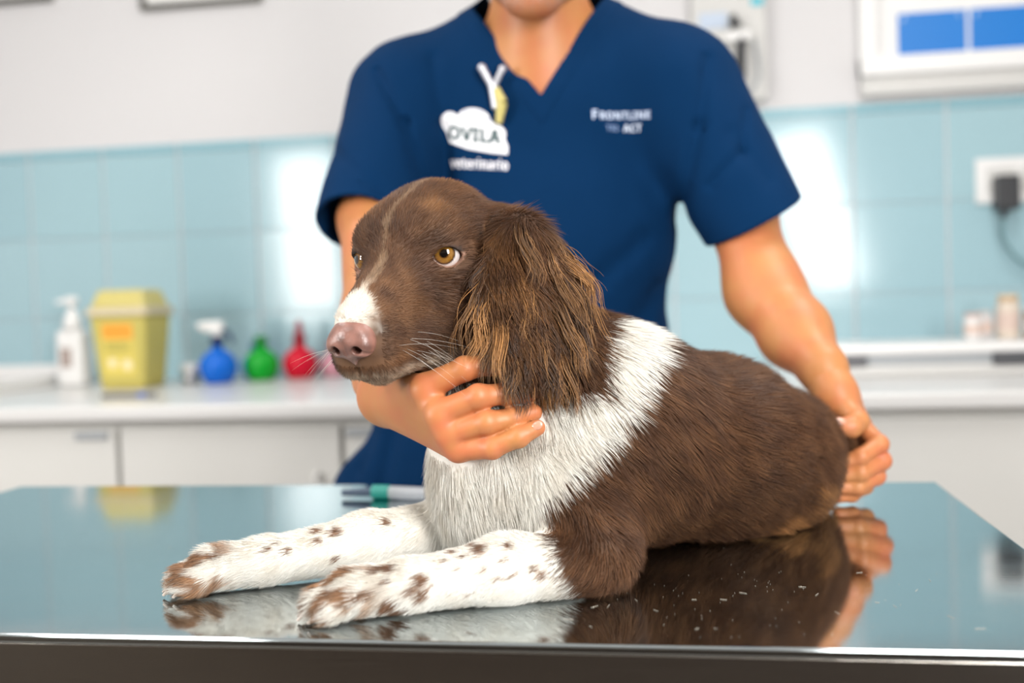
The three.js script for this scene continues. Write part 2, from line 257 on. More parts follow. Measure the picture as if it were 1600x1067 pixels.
{
  const o = thing('ballpoint_pen', [-0.91, W0, -0.905], 'grey pen with blue grip lying in front of the sharps container', 'pen');
  part('barrel', rod([-0.976, W0 + 0.005, -0.9], [-0.85, W0 + 0.005, -0.9], 0.0052), std({ color: lin(0.1, 0.1, 0.105), roughness: 0.4 }), o);
  part('grip', rod([-0.89, W0 + 0.0056, -0.9], [-0.872, W0 + 0.0056, -0.9], 0.0056), std({ color: lin(0.02, 0.10, 0.42), roughness: 0.4 }), o, 'blue grip');
}
{ // shallow white tray at the left
  const o = thing('instrument_tray', [-1.5, W0, -1.16], 'shallow white tray with grey rim left of the soap dispenser', 'tray');
  part('tray', [box(-1.7, -1.335, W0, W0 + 0.012, -1.35, -1.0, 0.004), box(-1.7, -1.335, W0 + 0.01, W0 + 0.055, -1.35, -1.335, 0.004), box(-1.345, -1.335, W0 + 0.01, W0 + 0.03, -1.335, -1.0, 0.003), box(-1.7, -1.335, W0 + 0.01, W0 + 0.022, -1.01, -1.0, 0.003)], M.whitePlastic, o);
  part('mat', box(-1.69, -1.35, W0 + 0.012, W0 + 0.016, -1.33, -1.015, 0.001), std({ color: lin(0.2, 0.2, 0.2), roughness: 0.6 }), o, 'dark grey mat');
}
// round spray flasks filled with coloured disinfectant
function flask(x, z, R, liquid, neckH, label, capMat, nozzleMat, trigger) {
  const o = thing('round_flask', [x, W0, z], label, 'bottle', 'round coloured flasks on the worktop');
  const liq = phys({ color: liquid, roughness: 0.25, specularIntensity: 0.6 });
  const pr = [[0, 0], [R * 0.62, 0], [R * 0.8, R * 0.16]]; for (let i = 0; i <= 14; i++) { const a = -0.62 + i / 14 * 1.88; pr.push([R * Math.cos(a), R * (0.86 + Math.sin(a) * 1.0)]); } pr.push([R * 0.3, R * 1.9], [R * 0.26, R * 2.05], [0, R * 2.05]);
  part('flask_body', lathe(pr, x, W0, z, 40), liq, o);
  const y = R * 2.03;
  part('neck_collar', lathe([[0, y], [R * 0.36, y + 0.001], [R * 0.36, y + 0.02], [R * 0.25, y + 0.024], [0, y + 0.024]], x, W0, z, 24), capMat, o);
  if (trigger) { part('spray_head', [box(x - 0.036, x + 0.018, W0 + y + 0.034, W0 + y + 0.062, z - 0.013, z + 0.013, 0.006), rod([x, W0 + y + 0.02, z], [x, W0 + y + 0.045, z], 0.011), rod([x - 0.035, W0 + y + 0.05, z], [x - 0.05, W0 + y + 0.05, z], 0.009)], nozzleMat, o); part('trigger', tube([[x + 0.008, W0 + y + 0.04, z], [x + 0.03, W0 + y + 0.03, z], [x + 0.042, W0 + y + 0.005, z]], 0.006, 16, 8), capMat, o); }
  else part('neck', lathe([[0, y], [R * 0.28, y + 0.01], [R * 0.2, y + neckH * 0.7], [R * 0.12, y + neckH], [0, y + neckH]], x, W0, z, 24), nozzleMat, o);
}
const clearP = phys({ color: lin(0.75, 0.85, 0.88), transmission: 0.85, roughness: 0.15, thickness: 0 });
flask(-0.873, -1.28, 0.0475, lin(0.0, 0.13, 0.62), 0, 'round blue flask with navy collar and white spray head', std({ color: lin(0.006, 0.02, 0.09), roughness: 0.4 }), M.whitePlastic, true);
flask(-0.79, -1.36, 0.045, lin(0.0, 0.36, 0.02), 0.04, 'round green flask with short clear neck', std({ color: lin(0.0, 0.22, 0.02), roughness: 0.4 }), clearP, false);
flask(-0.70, -1.40, 0.045, lin(0.60, 0.0, 0.022), 0.062, 'round red flask with tall dark red neck', std({ color: lin(0.3, 0.0, 0.012), roughness: 0.4 }), std({ color: lin(0.28, 0.0, 0.014), roughness: 0.35 }), false);
flask(-0.842, -1.44, 0.036, lin(0.0, 0.30, 0.80), 0.05, 'small bright cyan flask half hidden behind the blue and green flasks', std({ color: lin(0.06, 0.2, 0.3), roughness: 0.4 }), clearP, false);
flask(-0.63, -1.455, 0.034, lin(0.62, 0.30, 0.36), 0.06, 'small pale pink flask with clear neck behind the red flask', std({ color: lin(0.45, 0.2, 0.25), roughness: 0.4 }), clearP, false);
// ---------------------------------------------------------------- long flat case with jars on it, right side
{
  const o = thing('equipment_case', [0.82, W0, -1.18], 'long flat white case with a grey front band and dark end clips', 'equipment case');
  part('lower_shell', box(0.55, 1.06, W0, W0 + 0.024, -1.3, -1.06, 0.006), M.paleGrey, o);
  part('band', box(0.555, 1.05, W0 + 0.024, W0 + 0.046, -1.295, -1.066, 0.003), M.greyPlastic, o, 'grey recessed band');
  part('upper_shell', box(0.55, 1.06, W0 + 0.046, W0 + 0.068, -1.3, -1.06, 0.006), M.whitePlastic, o);
  part('clip', box(0.6, 0.675, W0 + 0.022, W0 + 0.046, -1.066, -1.058, 0.003), std({ color: lin(0.09, 0.09, 0.1), roughness: 0.4 }), o, 'dark grey clip');
  part('clip', box(0.925, 1.045, W0 + 0.02, W0 + 0.048, -1.066, -1.056, 0.003), std({ color: lin(0.06, 0.062, 0.07), roughness: 0.4 }), o, 'dark grey clip');
}
{
  const top = W0 + 0.068;
  const jar = (x, z, r, h, body, cap, label) => { const o = thing('medicine_jar', [x, top, z], label, 'jar', 'small jars on the flat white case'); part('jar_body', lathe([[0, 0], [r * 0.96, 0], [r, 0.004], [r, h * 0.78], [r * 0.8, h * 0.86], [0, h * 0.86]], x, top, z, 24), body, o); part('cap', lathe([[0, h * 0.85], [r * 0.86, h * 0.86], [r * 0.86, h], [0, h]], x, top, z, 24), cap, o); const l = part('label', lathe([[r * 1.01, h * 0.2], [r * 1.01, h * 0.6]], x, top, z, 24), std({ color: lin(0.7, 0.55, 0.48), roughness: 0.6, side: THREE.DoubleSide }), o); return l; };
  jar(0.92, -1.2, 0.018, 0.058, M.whitePlastic, std({ color: lin(0.65, 0.42, 0.36), roughness: 0.4 }), 'low white jar with pink cap on the flat case');
  jar(0.957, -1.24, 0.017, 0.062, std({ color: lin(0.68, 0.66, 0.66), roughness: 0.3 }), M.paleGrey, 'low grey jar between pink capped and beige jars');
  jar(1.0, -1.22, 0.025, 0.096, std({ color: lin(0.72, 0.62, 0.52), roughness: 0.4 }), std({ color: lin(0.70, 0.50, 0.30), roughness: 0.4 }), 'tall beige jar with tan cap on the flat case');
  jar(1.036, -1.16, 0.02, 0.07, std({ color: lin(0.45, 0.22, 0.10), roughness: 0.3 }), M.whitePlastic, 'brown jar with white cap at the end of the flat case');
}
// ---------------------------------------------------------------- things on the wall
{
  const o = thing('wall_socket', [1.09, T + 0.43, -1.498], 'white double wall socket plate on the blue tiles', 'wall socket');
  part('plate', box(1.005, 1.175, T + 0.425, T + 0.535, -1.4995, -1.489, 0.004), M.whitePlastic, o);
  part('socket_insert', box(1.03, 1.10, T + 0.45, T + 0.51, -1.4895, -1.4865, 0.003), M.paleGrey, o);
  part('socket_insert', box(1.11, 1.165, T + 0.45, T + 0.51, -1.4895, -1.4865, 0.003), M.paleGrey, o);
  const p = thing('power_adapter', [1.065, T + 0.39, -1.45], 'black power adapter plugged into the wall socket', 'adapter');
  part('adapter_body', box(1.04, 1.092, T + 0.405, T + 0.488, -1.486, -1.43, 0.006), M.darkPlastic, p);
  part('strain_relief', rod([1.06, T + 0.408, -1.455], [1.058, T + 0.385, -1.455], 0.008, 0.006), M.darkPlastic, p);
  part('cord', tube([[1.058, T + 0.388, -1.455], [1.06, T + 0.34, -1.46], [1.09, T + 0.29, -1.465], [1.15, T + 0.25, -1.47], [1.24, T + 0.21, -1.475], [1.3, T + 0.12, -1.47], [1.31, T + 0.047, -1.44]], 0.0055, 40, 8), std({ color: lin(0.17, 0.30, 0.33), roughness: 0.45 }), p, 'grey teal cable');
}
{
  const o = thing('wall_viewer', [1.2, T + 0.705, -1.46], 'white framed wall board holding two bright blue sheets', 'notice board');
  const x0 = 0.735, x1 = 1.62, y0 = T + 0.745, y1 = T + 1.3;
  part('back_panel', box(x0 + 0.01, x1 - 0.01, y0 + 0.01, y1 - 0.01, -1.5, -1.485, 0), M.paper, o);
  part('frame', [box(x0, x0 + 0.04, y0, y1, -1.5, -1.462, 0.003), box(x1 - 0.04, x1, y0, y1, -1.5, -1.462, 0.003), box(x0, x1, y0, y0 + 0.045, -1.5, -1.455, 0.003), box(x0, x1, y1 - 0.04, y1, -1.5, -1.462, 0.003)], M.whitePlastic, o);
  part('ledge', box(x0 + 0.004, x1 - 0.004, T + 0.7, T + 0.746, -1.5, -1.47, 0.003), M.paleGrey, o);
  const sheet = canvasTex(512, 320, (c) => { c.fillStyle = '#0074c8'; c.fillRect(0, 0, 512, 320); c.strokeStyle = '#1a86d6'; c.lineWidth = 2; for (let i = 1; i < 8; i++) { c.beginPath(); c.moveTo(0, 60 + i * 32); c.lineTo(512, 60 + i * 32); c.stroke(); } c.fillStyle = '#e8f3fb'; c.font = 'bold 44px sans-serif'; c.fillText('5', 34, 60); c.fillText('7', 440, 52); });
  for (const [a, b] of [[0.828, 0.988], [0.996, 1.156]]) { const s = new THREE.BoxGeometry(b - a, 0.1, 0.001).translate((a + b) / 2, T + 0.845, -1.484); part('blue_sheet', s, std({ map: sheet, roughness: 0.4 }), o, 'bright blue printed sheet'); }
}
{
  const o = thing('diagnostic_station', [0.42, T + 0.7, -1.48], 'pale grey wall diagnostic unit with black hanging handpiece and cyan tag', 'medical device');
  part('panel', box(0.33, 0.515, T + 0.705, T + 1.08, -1.5, -1.465, 0.008), M.paleGrey, o);
  part('display', box(0.35, 0.42, T + 0.885, T + 0.925, -1.467, -1.46, 0.003), std({ color: lin(0.5, 0.58, 0.7), roughness: 0.3 }), o, 'pale blue display');
  part('tag', box(0.478, 0.508, T + 0.936, T + 0.955, -1.467, -1.461, 0.002), std({ color: lin(0.02, 0.5, 0.62), roughness: 0.4 }), o, 'cyan tag');
  part('cradle', box(0.41, 0.475, T + 0.845, T + 0.87, -1.466, -1.43, 0.006), M.whitePlastic, o);
  const h = part('handpiece', [rod([0.452, T + 0.855, -1.44], [0.446, T + 0.75, -1.44], 0.011, 0.014), rod([0.44, T + 0.88, -1.44], [0.43, T + 0.91, -1.43], 0.016, 0.006)], M.darkPlastic, o, 'black instrument handle');
  part('cord', tube([[0.446, T + 0.75, -1.44], [0.46, T + 0.72, -1.43], [0.49, T + 0.75, -1.44], [0.485, T + 0.85, -1.46]], 0.004, 24, 8), M.greyPlastic, h);
}
for (const [x0, x1, y0, lab] of [[-1.15, -0.805, 1.05, 'dark framed white picture above the coloured flasks'], [-1.9, -1.412, 1.098, 'dark framed white picture above the white tray']]) {
  const o = thing('picture_frame', [(x0 + x1) / 2, T + y0, -1.49], lab, 'picture');
  part('frame', [box(x0, x1, T + y0, T + y0 + 0.014, -1.5045, -1.485, 0.002), box(x0, x1, T + y0 + 0.336, T + y0 + 0.35, -1.5045, -1.485, 0.002), box(x0, x0 + 0.014, T + y0 + 0.014, T + y0 + 0.336, -1.5045, -1.485, 0.002), box(x1 - 0.014, x1, T + y0 + 0.014, T + y0 + 0.336, -1.5045, -1.485, 0.002)], M.frame, o);
  part('print', box(x0 + 0.014, x1 - 0.014, T + y0 + 0.014, T + y0 + 0.336, -1.5045, -1.496, 0), M.paper, o);
}
{ // syringe lying on the steel, behind the spaniel
  const z = 0.1, o = thing('syringe', [-0.06, T, z], 'syringe with teal green collar lying on the steel table beside navy scrubs', 'syringe');
  const y = T + 0.0085;
  part('barrel', rod([-0.066, y, z], [0.0, y - 0.001, z + 0.01], 0.0078), phys({ color: lin(0.75, 0.77, 0.8), roughness: 0.15, transmission: 0.5, thickness: 0 }), o);
  part('teal_collar', rod([-0.066, y, z], [-0.045, y, z + 0.003], 0.0084), std({ color: lin(0.0, 0.27, 0.22), roughness: 0.35 }), o, 'teal green collar');
  part('needle_cap', rod([-0.066, y, z], [-0.105, y - 0.002, z - 0.004], 0.0055, 0.0035), std({ color: lin(0.02, 0.05, 0.1), roughness: 0.4 }), o);
  part('plunger', [rod([0.0, y - 0.001, z + 0.01], [0.04, y - 0.001, z + 0.016], 0.003), rod([0.038, y - 0.001, z + 0.016], [0.04, y - 0.001, z + 0.0163], 0.008)], M.whitePlastic, o);
}
{ // loose dog hairs and dust on the steel
  const R = rng(91), g = new THREE.BoxGeometry(1, 1, 1), im = new THREE.InstancedMesh(g, std({ color: lin(0.4, 0.36, 0.3), roughness: 0.8 }), 150), m = new THREE.Matrix4(), q = new THREE.Quaternion(), up = new THREE.Vector3(0, 1, 0);
  for (let i = 0; i < 150; i++) { const hair = R() < 0.25, near = R() < 0.7; q.setFromAxisAngle(up, R() * 3.14); m.compose(new THREE.Vector3(near ? 0.2 + 0.36 * R() : -0.5 + 1.0 * R(), T + 0.0004, near ? 0.42 + 0.18 * R() : 0.05 + 0.55 * R()), q, hair ? new THREE.Vector3(0.003 + 0.005 * R(), 0.0002, 0.00014) : new THREE.Vector3(0.0003 + 0.0003 * R(), 0.0002, 0.0003)); im.setMatrixAt(i, m); }
  im.name = 'loose_hair'; tag(im, 'loose pale hairs and dust scattered on the steel table top', 'lint', null, 'stuff'); shade(im); scene.add(im);
}
// ---------------------------------------------------------------- the vet's hands (shaped first, since the dog's coat lies flat under them)
const B = (x, y, z) => [x, y + T, z];
function finger(pts, rs, k = 0.0035) { const o = []; for (let i = 0; i < pts.length - 1; i++) o.push(bone(B(...pts[i]), B(...pts[i + 1]), rs[i], rs[i + 1], i ? 0.002 : k)); for (let i = 1; i < pts.length - 1; i++) o.push(blob(B(...pts[i]), [rs[i] * 1.07, rs[i] * 1.07, rs[i] * 1.07], 0.003)); return o; }
const wristA = [0.040, 0.146, 0.395], wristB = [0.4575, 0.113, 0.100];
const handA = [ // holds the throat, back of the hand to the camera
  ...[[0.096, 0.159, 0.491, 0.0125], [0.109, 0.140, 0.500, 0.0125], [0.115, 0.125, 0.499, 0.0115], [0.122, 0.112, 0.495, 0.0105]].map(([x, y, z, r]) => bone(B(...wristA), B(x, y, z), 0.021, r, 0.012)),
  bone(B(0.020, 0.158, 0.340), B(...wristA), 0.027, 0.024, 0.012),
  ...finger([[0.096, 0.160, 0.491], [0.129, 0.1745, 0.495], [0.149, 0.177, 0.486], [0.165, 0.175, 0.478]], [0.0112, 0.0092, 0.0082, 0.0070]),
  ...finger([[0.109, 0.140, 0.500], [0.141, 0.1535, 0.504], [0.161, 0.1545, 0.494], [0.177, 0.153, 0.486]], [0.0110, 0.0092, 0.0082, 0.0070]),
  ...finger([[0.115, 0.125, 0.499], [0.147, 0.1335, 0.504], [0.167, 0.1360, 0.496], [0.181, 0.139, 0.488]], [0.0102, 0.0088, 0.0078, 0.0068]),
  ...finger([[0.122, 0.112, 0.495], [0.150, 0.1140, 0.502], [0.171, 0.1220, 0.503], [0.1850, 0.1285, 0.500]], [0.0098, 0.0084, 0.0076, 0.0064]),
  ...finger([[0.048, 0.150, 0.408], [0.062, 0.166, 0.428], [0.070, 0.176, 0.428], [0.080, 0.182, 0.424]], [0.016, 0.012, 0.0105, 0.009], 0.012),
];
const handB = [ // holds the root of the tail
  ...[[0.481, 0.080, 0.104, 0.0115], [0.487, 0.065, 0.100, 0.0115], [0.487, 0.050, 0.098, 0.011], [0.480, 0.037, 0.097, 0.010]].map(([x, y, z, r]) => bone(B(...wristB), B(x, y, z), 0.0185, r, 0.010)),
  bone(B(0.447, 0.140, 0.080), B(...wristB), 0.0255, 0.022, 0.012),
  ...finger([[0.481, 0.080, 0.104], [0.496, 0.063, 0.136], [0.475, 0.0525, 0.153], [0.456, 0.047, 0.153]], [0.0112, 0.0098, 0.0086, 0.0075]),
  ...finger([[0.487, 0.065, 0.100], [0.499, 0.045, 0.132], [0.475, 0.0355, 0.151], [0.452, 0.0325, 0.151]], [0.0112, 0.0098, 0.0088, 0.0075]),
  ...finger([[0.487, 0.050, 0.098], [0.494, 0.028, 0.128], [0.472, 0.0205, 0.147], [0.451, 0.0195, 0.149]], [0.0106, 0.0092, 0.0084, 0.0072]),
  ...finger([[0.480, 0.037, 0.097], [0.483, 0.0165, 0.123], [0.467, 0.0105, 0.139], [0.453, 0.0085, 0.142]], [0.0096, 0.0082, 0.0076, 0.0066]),
  ...finger([[0.463, 0.103, 0.112], [0.474, 0.088, 0.138], [0.466, 0.084, 0.154], [0.452, 0.085, 0.160]], [0.015, 0.0118, 0.0106, 0.0092], 0.010),
];
const fieldA = union(handA), fieldB = union(handB);
const handField = (x, y, z) => z > 0.26 ? fieldA(x, y, z) : fieldB(x, y, z);
// ---------------------------------------------------------------- the spaniel
const D = (x, y, z) => [x, y + T, z];
const cp = Math.cos(0.262), sp = Math.sin(0.262), HF = [-0.27 * cp, -sp, 0.963 * cp], HU = [-0.27 * sp, cp, 0.963 * sp], HR = [0.963, 0, 0.27], HO = D(0.0725, 0.265, 0.45);
const H = (r, u, f) => [HO[0] + r * HR[0] + u * HU[0] + f * HF[0], HO[1] + r * HR[1] + u * HU[1] + f * HF[1], HO[2] + r * HR[2] + u * HU[2] + f * HF[2]];
const toH = (x, y, z) => { const a = x - HO[0], b = y - HO[1], c = z - HO[2]; return [a * HR[0] + b * HR[1] + c * HR[2], a * HU[0] + b * HU[1] + c * HU[2], a * HF[0] + b * HF[1] + c * HF[2]]; };
const HX = [HR, HU, HF];
const unit = (v) => { const l = Math.hypot(...v) || 1; return v.map((a) => a / l); };
const crossV = (a, b) => [a[1] * b[2] - a[2] * b[1], a[2] * b[0] - a[0] * b[2], a[0] * b[1] - a[1] * b[0]];
const dotV = (a, b) => a[0] * b[0] + a[1] * b[1] + a[2] * b[2];
const earUp = unit([-0.013, 0.175, -0.088]), earF = [unit(crossV(earUp, [0.40, 0, 0.92])), earUp, [0, 0, 0]]; earF[2] = crossV(earF[0], earUp);
const dogPrims = [
  // trunk
  bone(D(0.160, 0.088, 0.420), D(0.235, 0.108, 0.375), 0.066, 0.084, 0.03, 'chest'),
  bone(D(0.235, 0.104, 0.375), D(0.322, 0.082, 0.285), 0.085, 0.077, 0.03, 'body'),
  bone(D(0.322, 0.080, 0.285), D(0.385, 0.060, 0.190), 0.077, 0.062, 0.03, 'body'),
  blob(D(0.396, 0.055, 0.165), [0.045, 0.056, 0.046], 0.03, 'rump'),
  blob(D(0.376, 0.052, 0.238), [0.056, 0.056, 0.05], 0.03, 'rump'),
  bone(D(0.365, 0.02, 0.285), D(0.418, 0.018, 0.185), 0.02, 0.018, 0.02, 'hindfoot'),
  bone(D(0.42, 0.078, 0.145), D(0.456, 0.062, 0.128), 0.02, 0.012, 0.02, 'rump'),
  // neck and breast
  bone(D(0.205, 0.130, 0.400), D(0.112, 0.222, 0.400), 0.076, 0.056, 0.04, 'neck'),
  bone(D(0.132, 0.13, 0.44), D(0.140, 0.055, 0.43), 0.043, 0.046, 0.03, 'chest'),
  bone(H(0, -0.052, -0.045), D(0.135, 0.145, 0.430), 0.043, 0.045, 0.03, 'neck'),
  // near foreleg
  blob(D(0.215, 0.078, 0.440), [0.048, 0.07, 0.044], 0.03, 'shoulder'),
  bone(D(0.196, 0.078, 0.460), D(0.226, 0.033, 0.488), 0.038, 0.031, 0.025, 'shoulder'),
  bone(D(0.224, 0.025, 0.498), D(0.160, 0.0245, 0.524), 0.025, 0.0235, 0.014, 'forearm'),
  bone(D(0.160, 0.0245, 0.524), D(0.095, 0.0195, 0.552), 0.0235, 0.0175, 0.014, 'forearm'),
  bone(D(0.095, 0.0195, 0.552), D(0.056, 0.0185, 0.569), 0.0175, 0.017, 0.01, 'paw'),
  // far foreleg
  bone(D(0.138, 0.09, 0.405), D(0.110, 0.038, 0.392), 0.042, 0.032, 0.03, 'chest'),
  bone(D(0.118, 0.028, 0.392), D(0.03, 0.027, 0.444), 0.029, 0.0225, 0.018, 'farforearm'),
  bone(D(0.03, 0.027, 0.444), D(-0.042, 0.0205, 0.484), 0.0225, 0.0175, 0.015, 'farforearm'),
  bone(D(-0.042, 0.0205, 0.484), D(-0.080, 0.0195, 0.504), 0.0175, 0.0175, 0.01, 'farpaw'),
  // skull
  blob(H(0, 0.000, -0.056), [0.0515, 0.052, 0.062], 0.02, 'head', HX),
  blob(H(0, 0.010, -0.018), [0.042, 0.034, 0.042], 0.02, 'head', HX),
  blob(H(0.027, 0.012, -0.010), [0.019, 0.017, 0.019], 0.016, 'head', HX), blob(H(-0.027, 0.012, -0.010), [0.019, 0.017, 0.019], 0.016, 'head', HX),
  blob(H(0.030, -0.040, -0.030), [0.0265, 0.046, 0.046], 0.025, 'head', HX), blob(H(-0.030, -0.040, -0.030), [0.0265, 0.046, 0.046], 0.025, 'head', HX),
  bone(H(0, -0.020, -0.006), H(0, -0.044, 0.076), 0.033, 0.0245, 0.018, 'muzzle'),
  bone(H(0, -0.004, 0.0), H(0, -0.0275, 0.086), 0.019, 0.0125, 0.014, 'muzzle'),
  bone(H(0.021, -0.064, 0.002), H(0.012, -0.0605, 0.077), 0.028, 0.0175, 0.014, 'muzzle'), bone(H(-0.021, -0.064, 0.002), H(-0.012, -0.0605, 0.077), 0.028, 0.0175, 0.014, 'muzzle'),
  bone(H(0, -0.064, -0.03), H(0, -0.0745, 0.066), 0.025, 0.0125, 0.008, 'jaw'),
  // ears: leather flaps
  bone(H(0.044, 0.002, -0.074), H(0.062, -0.006, -0.064), 0.017, 0.017, 0.016, 'ear'),
  blob(D(0.176, 0.224, 0.462), [0.041, 0.073, 0.012], 0.012, 'ear', earF),
  bone(H(0.050, 0.002, -0.072), D(0.168, 0.278, 0.436), 0.017, 0.017, 0.016, 'ear'),
  bone(H(-0.044, 0.0, -0.070), H(-0.054, -0.01, -0.075), 0.018, 0.018, 0.02, 'farear'),
  bone(H(-0.056, 0.0, -0.072), H(-0.05, -0.075, -0.055), 0.018, 0.022, 0.02, 'farear'),
];
// toes: along, across and up from each paw's centre
const pawAt = [[D(0.044, 0, 0.573), unit([-0.94, 0, 0.34]), 'paw'], [D(-0.091, 0, 0.510), unit([-0.88, 0, 0.47]), 'farpaw']];
const nails = [];
for (const [c, dir, t] of pawAt) {
  const side = [dir[2], 0, -dir[0]];
  [-1.5, -0.5, 0.5, 1.5].forEach((s, i) => {
    const out = Math.abs(s) < 1 ? 0.010 : 0.003, q = (f, w, y) => [c[0] + dir[0] * f + side[0] * w, T + y, c[2] + dir[2] * f + side[2] * w];
    dogPrims.push(bone(q(-0.012, s * 0.007, 0.0195), q(out, s * 0.0095, 0.0125), 0.0115, 0.0108, 0.004, t));
    nails.push([q(out + 0.0075, s * 0.0095, 0.0115), q(out + 0.017, s * 0.01, 0.003)]);
  });
}
// eyes: lids bulge round the eyeball, an almond opening is cut through them
const eyes = [1, -1].map((s) => { const c = s > 0 ? H(0.0338, -0.001, -0.0072) : H(-0.0342, -0.001, -0.0015), ax = unit([0, 1, 2].map((k) => s * (s > 0 ? 0.60 : 0.42) * HR[k] + 0.02 * HU[k] + 0.80 * HF[k])); const hz = unit(crossV(HU, ax)), vt = crossV(ax, hz); return { s, c, ax, hz, vt }; });
for (const e of eyes) dogPrims.push(blob(e.c, [0.0152, 0.0150, 0.0150], 0.006, 'lid', HX));
const dogUnion = union(dogPrims);
const mouthCut = union([bone(H(0.0, -0.0765, 0.092), H(0.018, -0.0785, 0.078), 0.0016, 0.0016, 0.002), bone(H(0.018, -0.0785, 0.078), H(0.034, -0.085, 0.04), 0.0016, 0.002, 0.002), bone(H(0.0, -0.0765, 0.092), H(-0.018, -0.0785, 0.078), 0.0016, 0.0016, 0.002), bone(H(-0.018, -0.0785, 0.078), H(-0.034, -0.085, 0.04), 0.0016, 0.002, 0.002), bone(H(0, -0.058, 0.096), H(0, -0.077, 0.093), 0.0014, 0.0014, 0.002)]);
function dogField(x, y, z) {
  let d = dogUnion(x, y, z);
  if (d < 0.05) {
    const h = toH(x, y, z);
    if (h[2] > -0.05 && h[1] > -0.1) {
      for (const e of eyes) {
        const q = [x - e.c[0], y - e.c[1], z - e.c[2]], a = dotV(q, e.ax); if (a < -0.004) continue;
        const u = dotV(q, e.hz) / 0.0128, v0 = dotV(q, e.vt) + 0.12 * (dotV(q, e.hz) * e.s), v = v0 / ((v0 > 0 ? 0.0077 : 0.0092) - 0.0026 * u * u);
        const o = (Math.sqrt(u * u + v * v) - 1) * 0.0078; d = Math.max(d, -Math.max(o, -(a + 0.004)));
      }
      d = Math.max(d, -mouthCut(x, y, z));
    }
  }
  return Math.max(d, T + 0.0004 - y);
}
// coat colours (linear)
const C = { liver: [0.069, 0.030, 0.013], dark: [0.028, 0.014, 0.008], tan: [0.34, 0.165, 0.06], fawn: [0.185, 0.09, 0.04], white: [0.86, 0.835, 0.775], pink: [0.50, 0.24, 0.18] };
const legSpots = [[0.0498, 0.0462, 0.452, 0.0048], [0.0131, 0.0417, 0.4687, 0.0065], [-0.0034, 0.043, 0.4699, 0.0045], [-0.0005, 0.0361, 0.4789, 0.0038], [-0.0354, 0.0344, 0.4973, 0.0034], [-0.0207, 0.0309, 0.4911, 0.0038], [0.0143, 0.0214, 0.4764, 0.0034], [-0.0298, 0.037, 0.4907, 0.0026], [-0.0722, 0.0321, 0.5149, 0.0045], [0.1463, 0.0455, 0.5397, 0.0075], [0.1265, 0.0426, 0.5402, 0.0042], [0.1675, 0.047, 0.5375, 0.0042], [0.1663, 0.0382, 0.5466, 0.0025], [0.1077, 0.0279, 0.5665, 0.0062], [0.1015, 0.022, 0.5709, 0.0038], [0.0859, 0.0363, 0.5638, 0.0055], [0.0791, 0.0357, 0.5652, 0.0042], [0.0748, 0.035, 0.5683, 0.0042], [0.0847, 0.0292, 0.5725, 0.0034], [0.1086, 0.0171, 0.5678, 0.0060], [0.0863, 0.0114, 0.5735, 0.0075], [0.0726, 0.0207, 0.5808, 0.0050], [0.0681, 0.0207, 0.586, 0.0040], [0.1867, 0.0305, 0.5394, 0.0040], [0.1919, 0.0248, 0.5374, 0.0042], [0.1732, 0.0287, 0.5476, 0.0022], [0.1611, 0.0263, 0.5516, 0.0028], [0.15, 0.0323, 0.5517, 0.0022], [0.1326, 0.0338, 0.5542, 0.0018], [0.1221, 0.0386, 0.5512, 0.0022], [0.1678, 0.026, 0.5499, 0.0020], [0.1142, 0.0224, 0.5648, 0.0018], [0.1414, 0.016, 0.5541, 0.0020], [0.0929, 0.0051, 0.5674, 0.0060], [0.1359, 0.0407, 0.546, 0.0024], [0.1413, 0.0469, 0.5313, 0.0040]];
